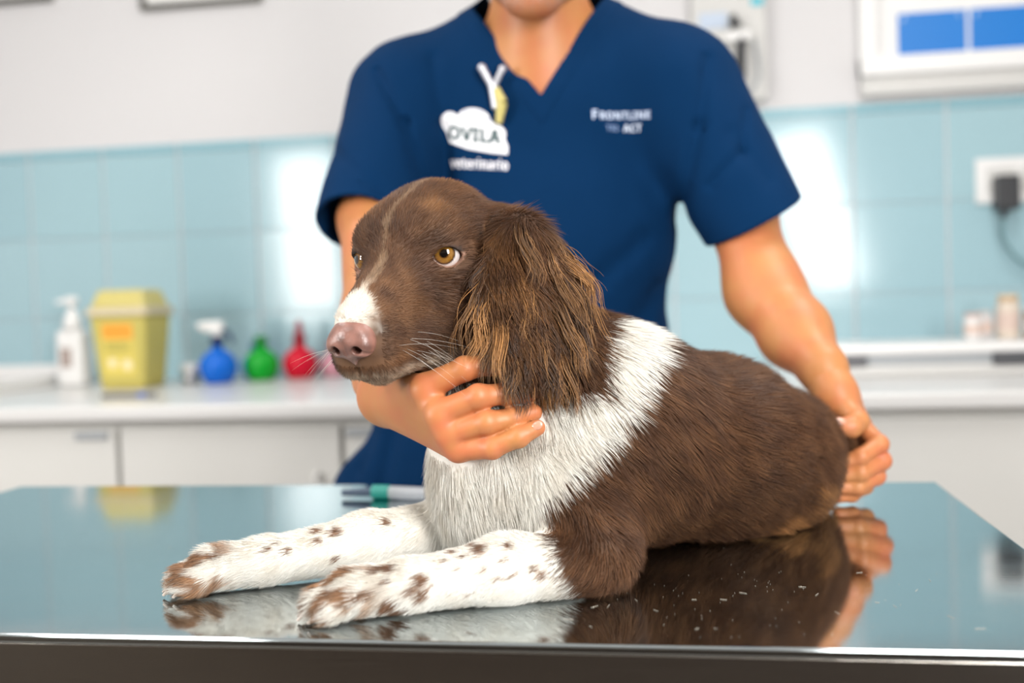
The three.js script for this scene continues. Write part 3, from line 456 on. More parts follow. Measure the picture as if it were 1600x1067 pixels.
function coat(x, y, z, t, jx = 0) {
  const n1 = noise(x * 60, y * 60, z * 60), n2 = noise(x * 160, y * 160, z * 160), h = toH(x, y, z), yy = y - T;
  if (t === 'head' || t === 'muzzle' || t === 'jaw' || t === 'lid') {
    const [r, u, f] = h; let c = mix3(C.liver, C.fawn, clamp(0.16 + 0.45 * n1 + 0.25 * n2, 0, 0.7));
    // muzzle: fawn and liver mottling with a dark patch on each flew
    const mz = sstep(0.015, 0.06, f); c = mix3(c, C.fawn, mz * clamp(0.35 + 0.7 * n1, 0, 0.8));
    c = mix3(c, C.dark, 0.75 * Math.exp(-((Math.abs(r) - 0.029) ** 2 + (u + 0.056) ** 2 * 1.4 + (f - 0.045) ** 2) / 0.0004) * clamp(0.8 + n1, 0, 1));
    c = mix3(c, C.dark, 0.7 * Math.exp(-((Math.abs(r) - 0.022) ** 2 + (u + 0.035) ** 2 + (f - 0.085) ** 2) / 0.00008));
    // tan above the brows and behind the eye
    c = mix3(c, C.tan, 0.5 * Math.exp(-((Math.abs(r) - 0.026) ** 2 + (u - 0.036) ** 2 + (f + 0.01) ** 2) / 0.00012));
    c = mix3(c, C.dark, 0.9 * Math.exp(-((Math.abs(r) - 0.030) ** 2 * 0.7 + (u - 0.0155) ** 2 + (f - 0.004) ** 2) / 0.00009));
    // blaze: thin over the forehead, wide behind the nose
    const w = 0.0020 + 0.0016 * sstep(0.02, 0.06, f) + sstep(0.068, 0.085, f) * 0.0135;
    const bl = (1 - sstep(w * 0.6, w * 1.3 + 0.001, Math.abs(r + 0.0015 * Math.sin(f * 80)) + 0.005 * n2 + 0.003 * n1)) * (u > -0.038 ? 1 : 0) * (f > -0.06 ? 1 : 0.3);
    c = mix3(c, mix3([0.38, 0.26, 0.16], [0.74, 0.68, 0.59], sstep(0.055, 0.078, f)), bl * (0.45 + 0.5 * sstep(0.055, 0.08, f) + 0.3 * n2));
    c = mix3(c, C.tan, 0.55 * Math.exp(-((r - 0.006) ** 2 * 0.6 + (f + 0.075) ** 2) / 0.0003) * (u > 0.03 ? 1 : 0));
    // pale lips and chin
    const lip = sstep(-0.064, -0.075, u) * sstep(0.01, 0.05, f); c = mix3(c, [0.55, 0.46, 0.36], lip * clamp(0.7 + n2, 0, 1));
    c = mix3(c, [0.42, 0.20, 0.13], 0.65 * Math.exp(-((Math.abs(r) - 0.0265) ** 2 + (u + 0.007) ** 2 + (f - 0.010) ** 2) / 0.00004));
    if (t === 'lid') { for (const e of eyes) { const q = [x - e.c[0], y - e.c[1], z - e.c[2]]; if (Math.hypot(...q) > 0.018) continue; const u2 = dotV(q, e.hz) / 0.0118, v2 = dotV(q, e.vt) / 0.0078, o = Math.hypot(u2, v2); c = mix3(c, v2 > 0.2 ? [0.035, 0.02, 0.015] : [0.40, 0.22, 0.15], sstep(1.6, 1.15, o) * 0.85); } }
    return c;
  }
  if (t === 'ear' || t === 'farear') return mix3(C.liver, C.tan, clamp(0.12 + 0.35 * n1, 0, 0.6));
  // trunk: white collar and breast, liver saddle behind an oblique line
  const edge = saddle(x, y, z) + 0.004 * n1 + 0.004 * n2 + jx;
  let c = mix3(C.liver, C.fawn, clamp(0.14 + 0.7 * n1 + 0.35 * n2, 0, 0.7));
  if (t === 'hindfoot') c = mix3(C.tan, C.liver, clamp(0.4 + n1, 0, 1));
  if (t === 'rump' && yy < 0.05) c = mix3(c, C.tan, clamp(0.25 + 0.8 * n1, 0, 0.7));
  let white = sstep(0.003, -0.003, edge);
  if (t === 'neck') { const back = nape(x, y, z) + 0.006 * n1 + jx; if (back > 0) white = 0; }
  if (t === 'forearm' || t === 'paw' || t === 'farforearm' || t === 'farpaw') {
    white = t === 'forearm' ? white : 1;
  }
  let wc = mix3(C.white, [0.66, 0.58, 0.47], clamp(0.5 * n1 + 0.1, 0, 0.5));
  if (t === 'paw' || t === 'farpaw') { // brown ticking on the toes
    const [pc, dir] = t === 'paw' ? pawAt[0] : pawAt[1], f = (x - pc[0]) * dir[0] + (z - pc[2]) * dir[2];
    const m = sstep(0.05, 0.35, noise(x * 75 + 4, y * 75, z * 75) + 0.32 * sstep(-0.02, 0.012, f)) * sstep(-0.045, -0.012, f);
    wc = mix3(wc, mix3(C.fawn, C.tan, clamp(0.5 + n2, 0, 1)), m * 0.9);
  }
  for (const [sx, sy, sz, sr] of legSpots) { const q = Math.hypot(x - sx, y - T - sy, z - sz); if (q < sr * 2) wc = mix3(wc, [0.20, 0.11, 0.065], sstep(sr * 1.1, sr * 0.55, q + 0.35 * sr * n2)); }
  return mix3(c, wc, white);
}
function saddle(x, y, z) { const q = y - T - 0.065; return q > 0 ? x - 0.4 * z - 1.196 * q + 0.0194 + 0.014 * sstep(0.05, 0.11, q) : x - 0.1885 + 0.42 * q; }
function nape(x, y, z) { return Math.min(0.236 - x, y - T - 0.150); }
const dogGeo = meshField(dogField, [-0.14, T - 0.012, 0.06], [0.52, T + 0.36, 0.64], 0.0026);
const tagOf = (x, y, z) => nearestTag(dogPrims, x, y, z);
paint(dogGeo, (x, y, z) => coat(x, y, z, tagOf(x, y, z)));
const dog = thing('dog', [0.25, T, 0.38], 'brown and white spaniel lying on the steel table with long wavy ears', 'dog');
const hide = std({ vertexColors: true, roughness: 0.75 });
part('body', dogGeo.clone(), hide, dog);

// short coat: tapered hairs, grown on the skin and combed along the body
const flows = { chest: [0.25, -1, 0.15], body: [0.72, -0.35, -0.6], rump: [0.6, -0.6, -0.35], hindfoot: [0.5, -0.6, -0.2], neck: [0.45, -0.9, 0], shoulder: [0.55, -0.8, -0.2], forearm: [-0.75, -0.35, 0.3], paw: [-0.9, -0.3, 0.35], farforearm: [-0.75, -0.35, 0.4], farpaw: [-0.9, -0.3, 0.5], ear: [0.1, -1, 0], farear: [0, -1, 0] };
const lengths = { chest: 0.022, body: 0.020, rump: 0.021, hindfoot: 0.022, neck: 0.022, shoulder: 0.019, forearm: 0.0075, paw: 0.0105, farforearm: 0.0075, farpaw: 0.0105, head: 0.0085, muzzle: 0.0052, jaw: 0.006, lid: 0.0022, ear: 0.02, farear: 0.025 };
const density = { head: 62, muzzle: 85, jaw: 70, lid: 16, paw: 75, farpaw: 60, forearm: 60, farforearm: 50, chest: 40, neck: 38, shoulder: 42, body: 38, rump: 34, hindfoot: 34, ear: 45, farear: 12 };   // hairs per square centimetre
function strandGeometry() { // unit hair: y from 0 to 1, width 1 in x and z, bending towards -z with the coat
  const segs = 3, pos = [], idx = [];
  for (let i = 0; i < segs; i++) { const t = i / segs, r = 0.5 * (1 - 0.6 * t); for (let k = 0; k < 3; k++) { const a = k * 2.0944; pos.push(r * Math.cos(a), t, r * Math.sin(a)); } }
  pos.push(0, 1, 0);
  for (let i = 0; i < segs - 1; i++) for (let k = 0; k < 3; k++) { const a = i * 3 + k, b = i * 3 + (k + 1) % 3, c = a + 3, d = b + 3; idx.push(a, c, b, b, c, d); }
  for (let k = 0; k < 3; k++) idx.push((segs - 1) * 3 + k, segs * 3, (segs - 1) * 3 + (k + 1) % 3);
  const g = new THREE.BufferGeometry(); g.setAttribute('position', new THREE.Float32BufferAttribute(pos, 3)); g.setIndex(idx); g.computeVertexNormals(); return g;
}
const hairs = [], earRoots = [];
{
  const R = rng(77), p = dogGeo.attributes.position.array, nn = dogGeo.attributes.normal.array, ix = dogGeo.index.array;
  for (let i = 0; i < ix.length; i += 3) {
    const a = ix[i] * 3, b = ix[i + 1] * 3, c = ix[i + 2] * 3;
    const area = 0.5 * Math.hypot(...crossV([p[b] - p[a], p[b + 1] - p[a + 1], p[b + 2] - p[a + 2]], [p[c] - p[a], p[c + 1] - p[a + 1], p[c + 2] - p[a + 2]])) * 1e4;
    const mx = (p[a] + p[b] + p[c]) / 3, my = (p[a + 1] + p[b + 1] + p[c + 1]) / 3, mz = (p[a + 2] + p[b + 2] + p[c + 2]) / 3;
    if (my < T + 0.003) continue;
    let n = area * 85; n = Math.floor(n) + (R() < n % 1 ? 1 : 0);
    for (let k = 0; k < n; k++) {
      let u = R(), v = R(); if (u + v > 1) { u = 1 - u; v = 1 - v; } const w = 1 - u - v, pick = R();
      if (pick > 0.999) continue;
      const pt = [0, 1, 2].map((q) => p[a + q] * w + p[b + q] * u + p[c + q] * v);
      const t = tagOf(...pt); if (pick * 85 > density[t]) continue;
      const nr = unit([0, 1, 2].map((q) => nn[a + q] * w + nn[b + q] * u + nn[c + q] * v));
      if (t === 'ear' && R() < 0.42) earRoots.push([pt, nr]);
      // flow: blend of the neighbouring limbs' directions
      let fl = [0, 0, 0], len = 0, ws = 0; const ds = [];
      let dm = 1; for (const q of dogPrims) { const e = primDist(q, ...pt); ds.push(e); if (e < dm) dm = e; }
      dogPrims.forEach((q, j) => {
        const g = Math.exp(-(ds[j] - dm) / 0.010); if (g < 0.02) return;
        let f = flows[q.t];
        if (!f) { const h = toH(...pt), back = q.t === 'muzzle' || q.t === 'jaw' ? 1 : 1; const lr = h[0] * 14, lu = q.t === 'jaw' ? -0.5 : 0.35 - 0.9 * sstep(0.01, -0.05, h[1]); f = [0, 1, 2].map((m) => -back * HF[m] + lr * HR[m] + lu * HU[m]); }
        ws += g; len += g * lengths[q.t]; for (let m = 0; m < 3; m++) fl[m] += g * f[m];
      });
      len /= ws;
      const jit = 0.22; fl = unit(fl).map((q, m) => q + (R() - 0.5) * jit + 0.40 * noise(pt[0] * 45 + m * 7, pt[1] * 45, pt[2] * 45));
      const dn = dotV(fl, nr); fl = unit(fl.map((q, m) => q - dn * nr[m]));
      // eyes stay clear
      let clear = true; for (const e of eyes) { const q = [pt[0] - e.c[0], pt[1] - e.c[1], pt[2] - e.c[2]]; if (dotV(q, e.ax) > 0 && Math.hypot(dotV(q, e.hz) / 0.0124, dotV(q, e.vt) / 0.0088) < 1.05) clear = false; }
      if (!clear) continue;
      const hq = toH(...pt); if (hq[2] > 0.084 && hq[1] < -0.026 && hq[1] > -0.06 && Math.abs(hq[0]) < 0.021) continue;   // bare nose
      const lift = (t === 'muzzle' || t === 'head' ? 0.28 : t === 'chest' || t === 'neck' ? 0.20 : 0.30) + 0.2 * R();
      const dir = unit(fl.map((q, m) => q + lift * nr[m])); if (pt[1] + dir[1] * len < T + 0.001) dir[1] = (T + 0.001 - pt[1]) / len * 0.9;
      if (handField(...pt) < 0.0045 || handField(pt[0] + dir[0] * len * 0.6, pt[1] + dir[1] * len * 0.6, pt[2] + dir[2] * len * 0.6) < 0.001) continue;
      const col = coat(...pt, t, (R() - 0.5) * 0.012), pale = col[1] > 0.5, g = pale ? 0.92 + 0.14 * R() : 0.68 + 0.6 * R(), warm = pale ? 0 : R();
      hairs.push([pt, dir, nr, len * (0.7 + 0.55 * R()), (t === 'muzzle' || t === 'head' || t === 'jaw' || t === 'lid' ? 0.00038 : 0.00046) * (0.8 + 0.5 * R()), [col[0] * g * (1 + 0.12 * warm), col[1] * g, col[2] * g * (1 - 0.1 * warm)]]);
    }
  }
}
{
  const im = new THREE.InstancedMesh(strandGeometry(), phys({ color: 0xffffff, roughness: 0.5, specularIntensity: 0.6 }), hairs.length), m = new THREE.Matrix4(), col = new THREE.Color(), o = worldOf(dog);
  hairs.forEach(([p, d, n, len, w, c], i) => {
    const s = unit(crossV(d, n)), z = crossV(s, d);
    m.set(s[0] * w, d[0] * len, z[0] * w, p[0] - o.x - n[0] * 0.0006, s[1] * w, d[1] * len, z[1] * w, p[1] - o.y - n[1] * 0.0006, s[2] * w, d[2] * len, z[2] * w, p[2] - o.z - n[2] * 0.0006, 0, 0, 0, 1);
    im.setMatrixAt(i, m); im.setColorAt(i, col.setRGB(clamp(c[0], 0, 0.9), clamp(c[1], 0, 0.9), clamp(c[2], 0, 0.9)));
  });
  im.name = 'short_coat'; im.userData.kind = 'stuff'; shade(im); dog.add(im);
}
// long hair: strands as curved tapering three-sided tubes, joined into one mesh
function strands(list, seg = 9) { // list of {pts: [[x,y,z]...], w, c}
  const pos = [], col = [], idx = [];
  for (const { pts, w, c } of list) {
    const b = pos.length / 3, n = pts.length; let prev = [0.3, 0.1, 0.94];
    for (let i = 0; i < n; i++) {
      const d = unit([0, 1, 2].map((k) => pts[Math.min(i + 1, n - 1)][k] - pts[Math.max(i - 1, 0)][k])), s = unit(crossV(d, prev)), q = crossV(s, d), t = i / (n - 1), r = w * (t < 0.12 ? 0.6 + t * 3.3 : 1 - 0.85 * ((t - 0.12) / 0.88) ** 1.6);
      for (let k = 0; k < 3; k++) { const a = k * 2.0944; for (let m = 0; m < 3; m++) pos.push(pts[i][m] + r * (Math.cos(a) * s[m] + Math.sin(a) * q[m])); col.push(...c); }
    }
    for (let i = 0; i < n - 1; i++) for (let k = 0; k < 3; k++) { const a = b + i * 3 + k, e = b + i * 3 + (k + 1) % 3; idx.push(a, e, a + 3, e, e + 3, a + 3); }
  }
  const g = new THREE.BufferGeometry(); g.setAttribute('position', new THREE.Float32BufferAttribute(pos, 3)); g.setAttribute('color', new THREE.Float32BufferAttribute(col, 3)); g.setIndex(idx); g.computeVertexNormals(); return g;
}
const hairMat = std({ vertexColors: true, roughness: 0.42 });
{ // the long wavy hair of the near ear: locks that gather towards their tips
  const R = rng(5), list = [], n = earF[2], wv = earF[0], locks = {};
  for (const [p0, nr] of earRoots) {
    const rel = [p0[0] - 0.176, p0[1] - T - 0.224, p0[2] - 0.462], a = dotV(rel, wv), front = dotV(nr, n) > -0.2 ? 1 : -1, key = `${Math.round(a / 0.0085 + 0.8 * noise(rel[1] * 60, a * 60, 1))},${Math.round(rel[1] / 0.019)},${front}`;
    const L = locks[key] ??= { p: p0, len: 0.030 + 0.036 * R(), ph: R() * 6.28, amp: 0.25 + 0.5 * R(), fr: 5.5 + 4 * R(), lean: (R() - 0.5) * 0.55, lift: 0.25 + 0.45 * R(), warm: R() };
    const across = a / 0.041, down = clamp((0.078 - rel[1]) / 0.15, 0, 1), len = L.len * (0.8 + 0.35 * R()) * (1 - 0.42 * sstep(0.55, 1, down)), seg = 11, pts = [];
    const loose = R() < 0.10; let p = [...p0]; const dir = unit([0.06 + across * (across > 0 ? 0.30 : 0.10) + L.lean, -1, 0.05]).map((q, m) => q + L.lift * nr[m] + (R() - 0.5) * (loose ? 0.5 : 0.12)), ph = L.ph + (loose ? R() * 3 : R() * 0.5);
    for (let i = 0; i <= seg; i++) { const t = i / seg, g = loose ? 0.1 : 0.72 * t; pts.push(p.map((q, m) => q + (L.p[m] - p0[m]) * g)); const sw = L.amp * Math.sin(ph + t * L.fr), v = unit([0, 1, 2].map((m) => dir[m] * (1 - 0.6 * t) + (m === 1 ? -0.8 * t : 0) + sw * wv[m] * (0.3 + 0.8 * t) + 0.10 * front * n[m] * (1 - t))); p = p.map((q, m) => q + v[m] * len / seg); }
    const warm = clamp(1.25 * L.warm - 0.42 + 0.35 * (R() - 0.5) + (loose ? 0.35 : 0) + 0.25 * Math.abs(across) ** 3 + 0.2 * sstep(0.85, 1, down), 0, 1), g = 0.6 + 0.7 * R();
    list.push({ pts, w: (loose ? 0.00026 : 0.00036) * (0.75 + 0.6 * R()), c: mix3([0.062, 0.029, 0.014], [0.43, 0.205, 0.066], warm).map((q) => q * g) });
  }
  part('ear_hair', strands(list), hairMat, dog, 'long wavy brown ear hair with tan strands');
}
{ // nose leather
  const nf = union([blob(H(0, -0.040, 0.094), [0.0185, 0.0155, 0.0145], 0.004, '', HX), blob(H(0.0105, -0.044, 0.099), [0.0095, 0.0095, 0.009], 0.005, '', HX), blob(H(-0.0105, -0.044, 0.099), [0.0095, 0.0095, 0.009], 0.005, '', HX), bone(H(0, -0.048, 0.099), H(0, -0.060, 0.094), 0.0055, 0.0035, 0.006)]);
  const hole = union([bone(H(0.0100, -0.0470, 0.1100), H(0.007, -0.045, 0.098), 0.0040, 0.0030, 0.002), bone(H(-0.0100, -0.0470, 0.1100), H(-0.007, -0.045, 0.098), 0.0040, 0.0030, 0.002), bone(H(0.0115, -0.0485, 0.1085), H(0.0200, -0.0525, 0.099), 0.0027, 0.0012, 0.003), bone(H(-0.0115, -0.0485, 0.1085), H(-0.0200, -0.0525, 0.099), 0.0027, 0.0012, 0.003), bone(H(0, -0.040, 0.1105), H(0, -0.062, 0.1035), 0.0008, 0.0012, 0.002)]);
  const f = (x, y, z) => { const a = nf(x, y, z), b = hole(x, y, z), k = 0.0016, h = k - Math.abs(a + b); return Math.max(a, -b) + (h > 0 ? h * h / (4 * k) : 0) + 0.00012 * noise(x * 900, y * 900, z * 900); };
  const c0 = H(0, -0.045, 0.098), g = meshField(f, c0.map((q) => q - 0.034), c0.map((q) => q + 0.034), 0.0009);
  paint(g, (x, y, z) => mix3([0.27, 0.128, 0.098], [0.15, 0.072, 0.056], clamp(0.4 + 1.2 * noise(x * 120, y * 120, z * 120), 0, 1)));
  part('nose', g, phys({ vertexColors: true, roughness: 0.38, clearcoat: 0.35, clearcoatRoughness: 0.35 }), dog, 'pinkish brown nose leather');
}
for (const e of eyes) { // eyeballs
  const g = new THREE.SphereGeometry(0.0129, 64, 48), gz = unit([0, 1, 2].map((k) => e.ax[k] * 1 + (e.s > 0 ? -0.20 : -0.05) * e.hz[k] + 0.20 * e.vt[k])), n = g.attributes.position, col = new Float32Array(n.count * 3);
  const R = rng(3); void R;
  for (let i = 0; i < n.count; i++) {
    const d = unit([n.getX(i), n.getY(i), n.getZ(i)]), a = Math.acos(clamp(dotV(d, gz), -1, 1)), ang = Math.atan2(dotV(d, e.vt), dotV(d, e.hz)); let c;
    if (a < 0.30) c = [0.004, 0.003, 0.003]; else if (a < 0.66) c = mix3([0.20, 0.085, 0.012], [0.35, 0.175, 0.03], clamp(0.5 + 0.6 * noise(Math.cos(ang) * 9, Math.sin(ang) * 9, a * 2), 0, 1)); else if (a < 0.74) c = [0.05, 0.022, 0.01]; else c = [0.74, 0.68, 0.66];
    if (a > 0.26 && a < 0.34) c = mix3([0.004, 0.003, 0.003], [0.26, 0.11, 0.02], (a - 0.26) / 0.08); if (a > 0.60 && a < 0.66) c = mix3(c, [0.05, 0.022, 0.01], (a - 0.60) / 0.06); if (a > 0.74 && a < 0.8) c = mix3([0.05, 0.022, 0.01], c, (a - 0.74) / 0.06);
    col.set(c, i * 3);
  }
  g.setAttribute('color', new THREE.BufferAttribute(col, 3)); g.translate(...e.c);
  part('eye', g, phys({ vertexColors: true, roughness: 0.08, clearcoat: 1, clearcoatRoughness: 0.02 }), dog, 'amber eye with dark pupil');
}
for (const [a, b] of nails) part('nail', rod(a, b, 0.0026, 0.0011, 10), phys({ color: lin(0.42, 0.36, 0.31), roughness: 0.3, clearcoat: 0.4 }), dog);
{ // whiskers
  const R = rng(12), list = [];
  for (let i = 0; i < 26; i++) { const s = i % 2 ? 1 : -1, p = H(s * (0.024 + 0.004 * R()), -0.046 - 0.016 * R(), 0.045 + 0.035 * R()), len = 0.03 + 0.03 * R(), d = unit([0, 1, 2].map((k) => s * 0.8 * HR[k] + (0.1 - 0.9 * R()) * HU[k] + (0.3 - 0.7 * R()) * HF[k])), pts = []; for (let k = 0; k <= 8; k++) { const t = k / 8; pts.push([p[0] + d[0] * len * t, p[1] + d[1] * len * t - 0.01 * t * t, p[2] + d[2] * len * t]); } list.push({ pts, w: 0.00014, c: [0.7, 0.66, 0.6] }); }
  const m = part('whiskers', strands(list), hairMat, dog, 'fine pale whiskers'); m.userData.kind = 'stuff';
}
// ---------------------------------------------------------------- the vet
const vet = thing('person', [0.06, 0, -0.2], 'vet in navy blue scrubs leaning over the table and holding the spaniel with both hands', 'person');
const skin = phys({ vertexColors: true, roughness: 0.48 });
const scrub = phys({ color: lin(0.0006, 0.0215, 0.073), roughness: 0.9, specularIntensity: 0.2, bumpMap: dataTex(256, 256, (u, v, x, y) => 0.5 + 0.25 * (((x + y) % 4) / 3 - 0.5) + 0.3 * noise(x * 0.4, y * 0.4, 2), false, [40, 40]), bumpScale: 0.0002 });
const knuckles = [[0.096, 0.162, 0.503], [0.109, 0.142, 0.512], [0.115, 0.126, 0.510], [0.122, 0.112, 0.505], [0.150, 0.1155, 0.511], [0.1845, 0.13, 0.506], [0.497, 0.063, 0.141], [0.500, 0.045, 0.137], [0.495, 0.028, 0.133], [0.455, 0.086, 0.166]];   // redder skin over the joints
const skinTone = (x, y, z) => { const a = noise(x * 22, y * 22, z * 22), b = noise(x * 90, y * 90, z * 90); let c = mix3([0.48, 0.198, 0.066], [0.50, 0.160, 0.062], clamp(0.4 + 0.9 * a + 0.4 * b, 0, 1)); for (const k of knuckles) { const q = Math.hypot(x - k[0], y - T - k[1], z - k[2]); if (q < 0.022) c = mix3(c, [0.52, 0.130, 0.060], 0.4 * sstep(0.020, 0.009, q) * clamp(0.8 + b, 0, 1)); } return c; };
const shoulderA = [-0.066, 0.480, -0.118], elbowA = [-0.050, 0.214, 0.105], shoulderB = [0.298, 0.478, -0.11], elbowB = [0.394, 0.228, -0.035];
{ // head, neck, breast and arms as one figure; hands and head carry finer meshes of the same body
  const armPrims = [
    bone(B(...shoulderA), B(-0.086, 0.335, -0.012), 0.042, 0.042, 0.02), bone(B(-0.086, 0.335, -0.012), B(...elbowA), 0.042, 0.040, 0.02), bone(B(...elbowA), B(-0.008, 0.188, 0.23), 0.040, 0.036, 0.02), bone(B(-0.008, 0.188, 0.23), B(0.020, 0.158, 0.340), 0.036, 0.027, 0.02), bone(B(0.020, 0.158, 0.340), B(...wristA), 0.027, 0.0235, 0.012),
    bone(B(...shoulderB), B(0.368, 0.335, -0.084), 0.040, 0.041, 0.03), bone(B(0.368, 0.335, -0.084), B(...elbowB), 0.041, 0.0415, 0.03), bone(B(...elbowB), B(0.424, 0.178, 0.02), 0.0415, 0.0395, 0.035), bone(B(0.424, 0.178, 0.02), B(0.447, 0.140, 0.080), 0.040, 0.0255, 0.02), bone(B(0.447, 0.140, 0.080), B(...wristB), 0.0255, 0.0215, 0.012),
    bone(B(-0.05, 0.48, -0.13), B(0.08, 0.5, -0.15), 0.038, 0.05, 0.03), bone(B(0.28, 0.47, -0.13), B(0.16, 0.5, -0.15), 0.038, 0.05, 0.03),
    blob(B(0.118, 0.40, -0.14), [0.135, 0.17, 0.088], 0.05), blob(B(0.08, 0.12, -0.19), [0.15, 0.2, 0.09], 0.05),
    bone(B(0.118, 0.50, -0.118), B(0.122, 0.66, -0.09), 0.066, 0.06, 0.04), bone(B(0.118, 0.60, -0.135), B(0.05, 0.545, -0.13), 0.045, 0.04, 0.03), bone(B(0.122, 0.60, -0.135), B(0.19, 0.54, -0.13), 0.045, 0.04, 0.03),
    bone(B(0.10, 0.545, -0.085), B(0.04, 0.54, -0.10), 0.012, 0.012, 0.03), bone(B(0.145, 0.545, -0.085), B(0.2, 0.535, -0.10), 0.012, 0.012, 0.03),
  ];
  const armU = union(armPrims), armF = (x, y, z) => Math.max(armU(x, y, z), T + 0.006 - y > 0 && z > 0 ? -1 : -1);
  const g1 = meshField(armF, [-0.16, T - 0.1, -0.32], [0.52, T + 0.70, 0.42], 0.0045);
  const g2 = meshField(fieldA, [-0.03, T + 0.07, 0.29], [0.21, T + 0.22, 0.53], 0.0021), g3 = meshField(fieldB, [0.40, T - 0.003, 0.04], [0.53, T + 0.18, 0.19], 0.0021);
  const hc = [0.125, 0.690, -0.055], Q = (x, y, z) => B(hc[0] + x, hc[1] + y, hc[2] + z);
  const headU = union([blob(Q(0, 0.035, -0.012), [0.076, 0.092, 0.094], 0.02), bone(Q(0, -0.035, 0.02), Q(0, -0.092, 0.048), 0.055, 0.026, 0.03), bone(Q(0.05, -0.035, -0.02), Q(0.016, -0.096, 0.045), 0.024, 0.02, 0.02), bone(Q(-0.05, -0.035, -0.02), Q(-0.016, -0.096, 0.045), 0.024, 0.02, 0.02), blob(Q(0, -0.097, 0.055), [0.024, 0.02, 0.02], 0.015), bone(Q(0, 0.012, 0.078), Q(0, -0.024, 0.098), 0.009, 0.012, 0.012), blob(Q(0.012, -0.027, 0.088), [0.008, 0.007, 0.009], 0.006), blob(Q(-0.012, -0.027, 0.088), [0.008, 0.007, 0.009], 0.006), bone(Q(-0.024, -0.061, 0.070), Q(0.024, -0.061, 0.070), 0.0065, 0.0065, 0.006), bone(Q(-0.02, -0.071, 0.070), Q(0.02, -0.071, 0.070), 0.008, 0.008, 0.006), bone(Q(-0.034, 0.024, 0.074), Q(0.034, 0.024, 0.074), 0.011, 0.011, 0.014), blob(Q(0.079, -0.002, -0.012), [0.01, 0.03, 0.018], 0.008), blob(Q(-0.079, -0.002, -0.012), [0.01, 0.03, 0.018], 0.008), bone(B(0.121, 0.62, -0.095), Q(0, -0.05, -0.03), 0.06, 0.055, 0.02)]);
  const lip = union([bone(Q(-0.022, -0.0655, 0.079), Q(0.022, -0.0655, 0.079), 0.002, 0.002, 0.002)]), sockets = union([blob(Q(0.032, 0.004, 0.086), [0.014, 0.009, 0.012], 0.004), blob(Q(-0.032, 0.004, 0.086), [0.014, 0.009, 0.012], 0.004)]);
  const headF = (x, y, z) => Math.max(headU(x, y, z), -lip(x, y, z), -sockets(x, y, z));
  const g4 = meshField(headF, [0.02, T + 0.55, -0.19], [0.23, T + 0.84, 0.07], 0.0033);
  [g1, g2, g3].forEach((g) => paint(g, (x, y, z) => skinTone(x, y, z)));
  paint(g4, (x, y, z) => { const s = skinTone(x, y, z), q = [x - hc[0], y - T - hc[1], z - hc[2]], st = sstep(-0.045, -0.07, q[1]) * sstep(-0.02, 0.03, q[2]) * sstep(-0.125, -0.105, q[1]); const c = mix3(s, [0.36, 0.22, 0.17], st * clamp(0.45 + 0.8 * noise(x * 500, y * 500, z * 500), 0, 0.9)); return Math.abs(q[0]) < 0.027 && Math.abs(q[1] + 0.066) < 0.012 && q[2] > 0.065 ? [0.50, 0.17, 0.13] : c; });
  part('body', joinIndexed([g1, g2, g3, g4]), skin, vet);
  const hairF = (x, y, z) => { const a = primDist(blob(Q(0, 0.05, -0.022), [0.083, 0.092, 0.097]), x, y, z); return Math.max(a + 0.004 * noise(x * 70, y * 70, z * 70), -(y - T - hc[1] - 0.01 + (z - hc[2] < 0.03 ? 0.05 : -0.06))); };
  part('hair', meshField(hairF, [0.01, T + 0.6, -0.2], [0.24, T + 0.86, 0.06], 0.004), std({ color: lin(0.02, 0.014, 0.01), roughness: 0.55 }), vet, 'short dark hair');
  for (const s of [-1, 1]) part('eye', new THREE.SphereGeometry(0.011, 20, 14).translate(...Q(s * 0.032, 0.003, 0.072)), phys({ color: lin(0.7, 0.68, 0.66), roughness: 0.1, clearcoat: 1 }), vet);
  // finger nails that show
  const nail = (c, n, d, w, l) => { const nn = unit(n), t = unit(d), s = crossV(t, nn), g = new THREE.SphereGeometry(1, 14, 10); g.applyMatrix4(new THREE.Matrix4().set(s[0] * w, t[0] * l, nn[0] * 0.0016, c[0], s[1] * w, t[1] * l, nn[1] * 0.0016, c[1] + T, s[2] * w, t[2] * l, nn[2] * 0.0016, c[2], 0, 0, 0, 1)); part('fingernail', g, phys({ color: lin(0.58, 0.28, 0.19), roughness: 0.25, clearcoat: 0.4 }), vet); };
  nail([0.1860, 0.1310, 0.5055], [0.3, 0.35, 0.9], [0.9, 0.4, -0.1], 0.0036, 0.0046);
  nail([0.4525, 0.0915, 0.1655], [-0.1, 0.75, 0.65], [-1, 0.05, 0.1], 0.0055, 0.0068);
}
// scrub top: a thin hollow shirt with V neck, short sleeves and folds
const axA = unit([-0.03, -0.79, 0.50]), endA = B(-0.0985, 0.326, -0.006), axB = unit([0.082, -0.168, -0.030]), endB = B(0.3865, 0.314, -0.066);
const shirtU = union([
  blob(B(0.038, -0.05, -0.19), [0.250, 0.12, 0.13], 0.06), blob(B(0.070, 0.11, -0.185), [0.215, 0.22, 0.125], 0.06), blob(B(0.108, 0.325, -0.14), [0.184, 0.2, 0.112], 0.06),
  bone(B(-0.05, 0.492, -0.125), B(0.278, 0.484, -0.125), 0.074, 0.074, 0.05), bone(B(0.105, 0.590, -0.14), B(-0.045, 0.515, -0.13), 0.062, 0.062, 0.05), bone(B(0.135, 0.590, -0.14), B(0.278, 0.512, -0.13), 0.062, 0.058, 0.05),
  bone(B(-0.062, 0.492, -0.11), endA.map((q, i) => q + axA[i] * 0.03), 0.077, 0.0635, 0.035), bone(B(0.300, 0.487, -0.11), endB.map((q, i) => q + axB[i] * 0.03), 0.077, 0.0655, 0.035),
]);
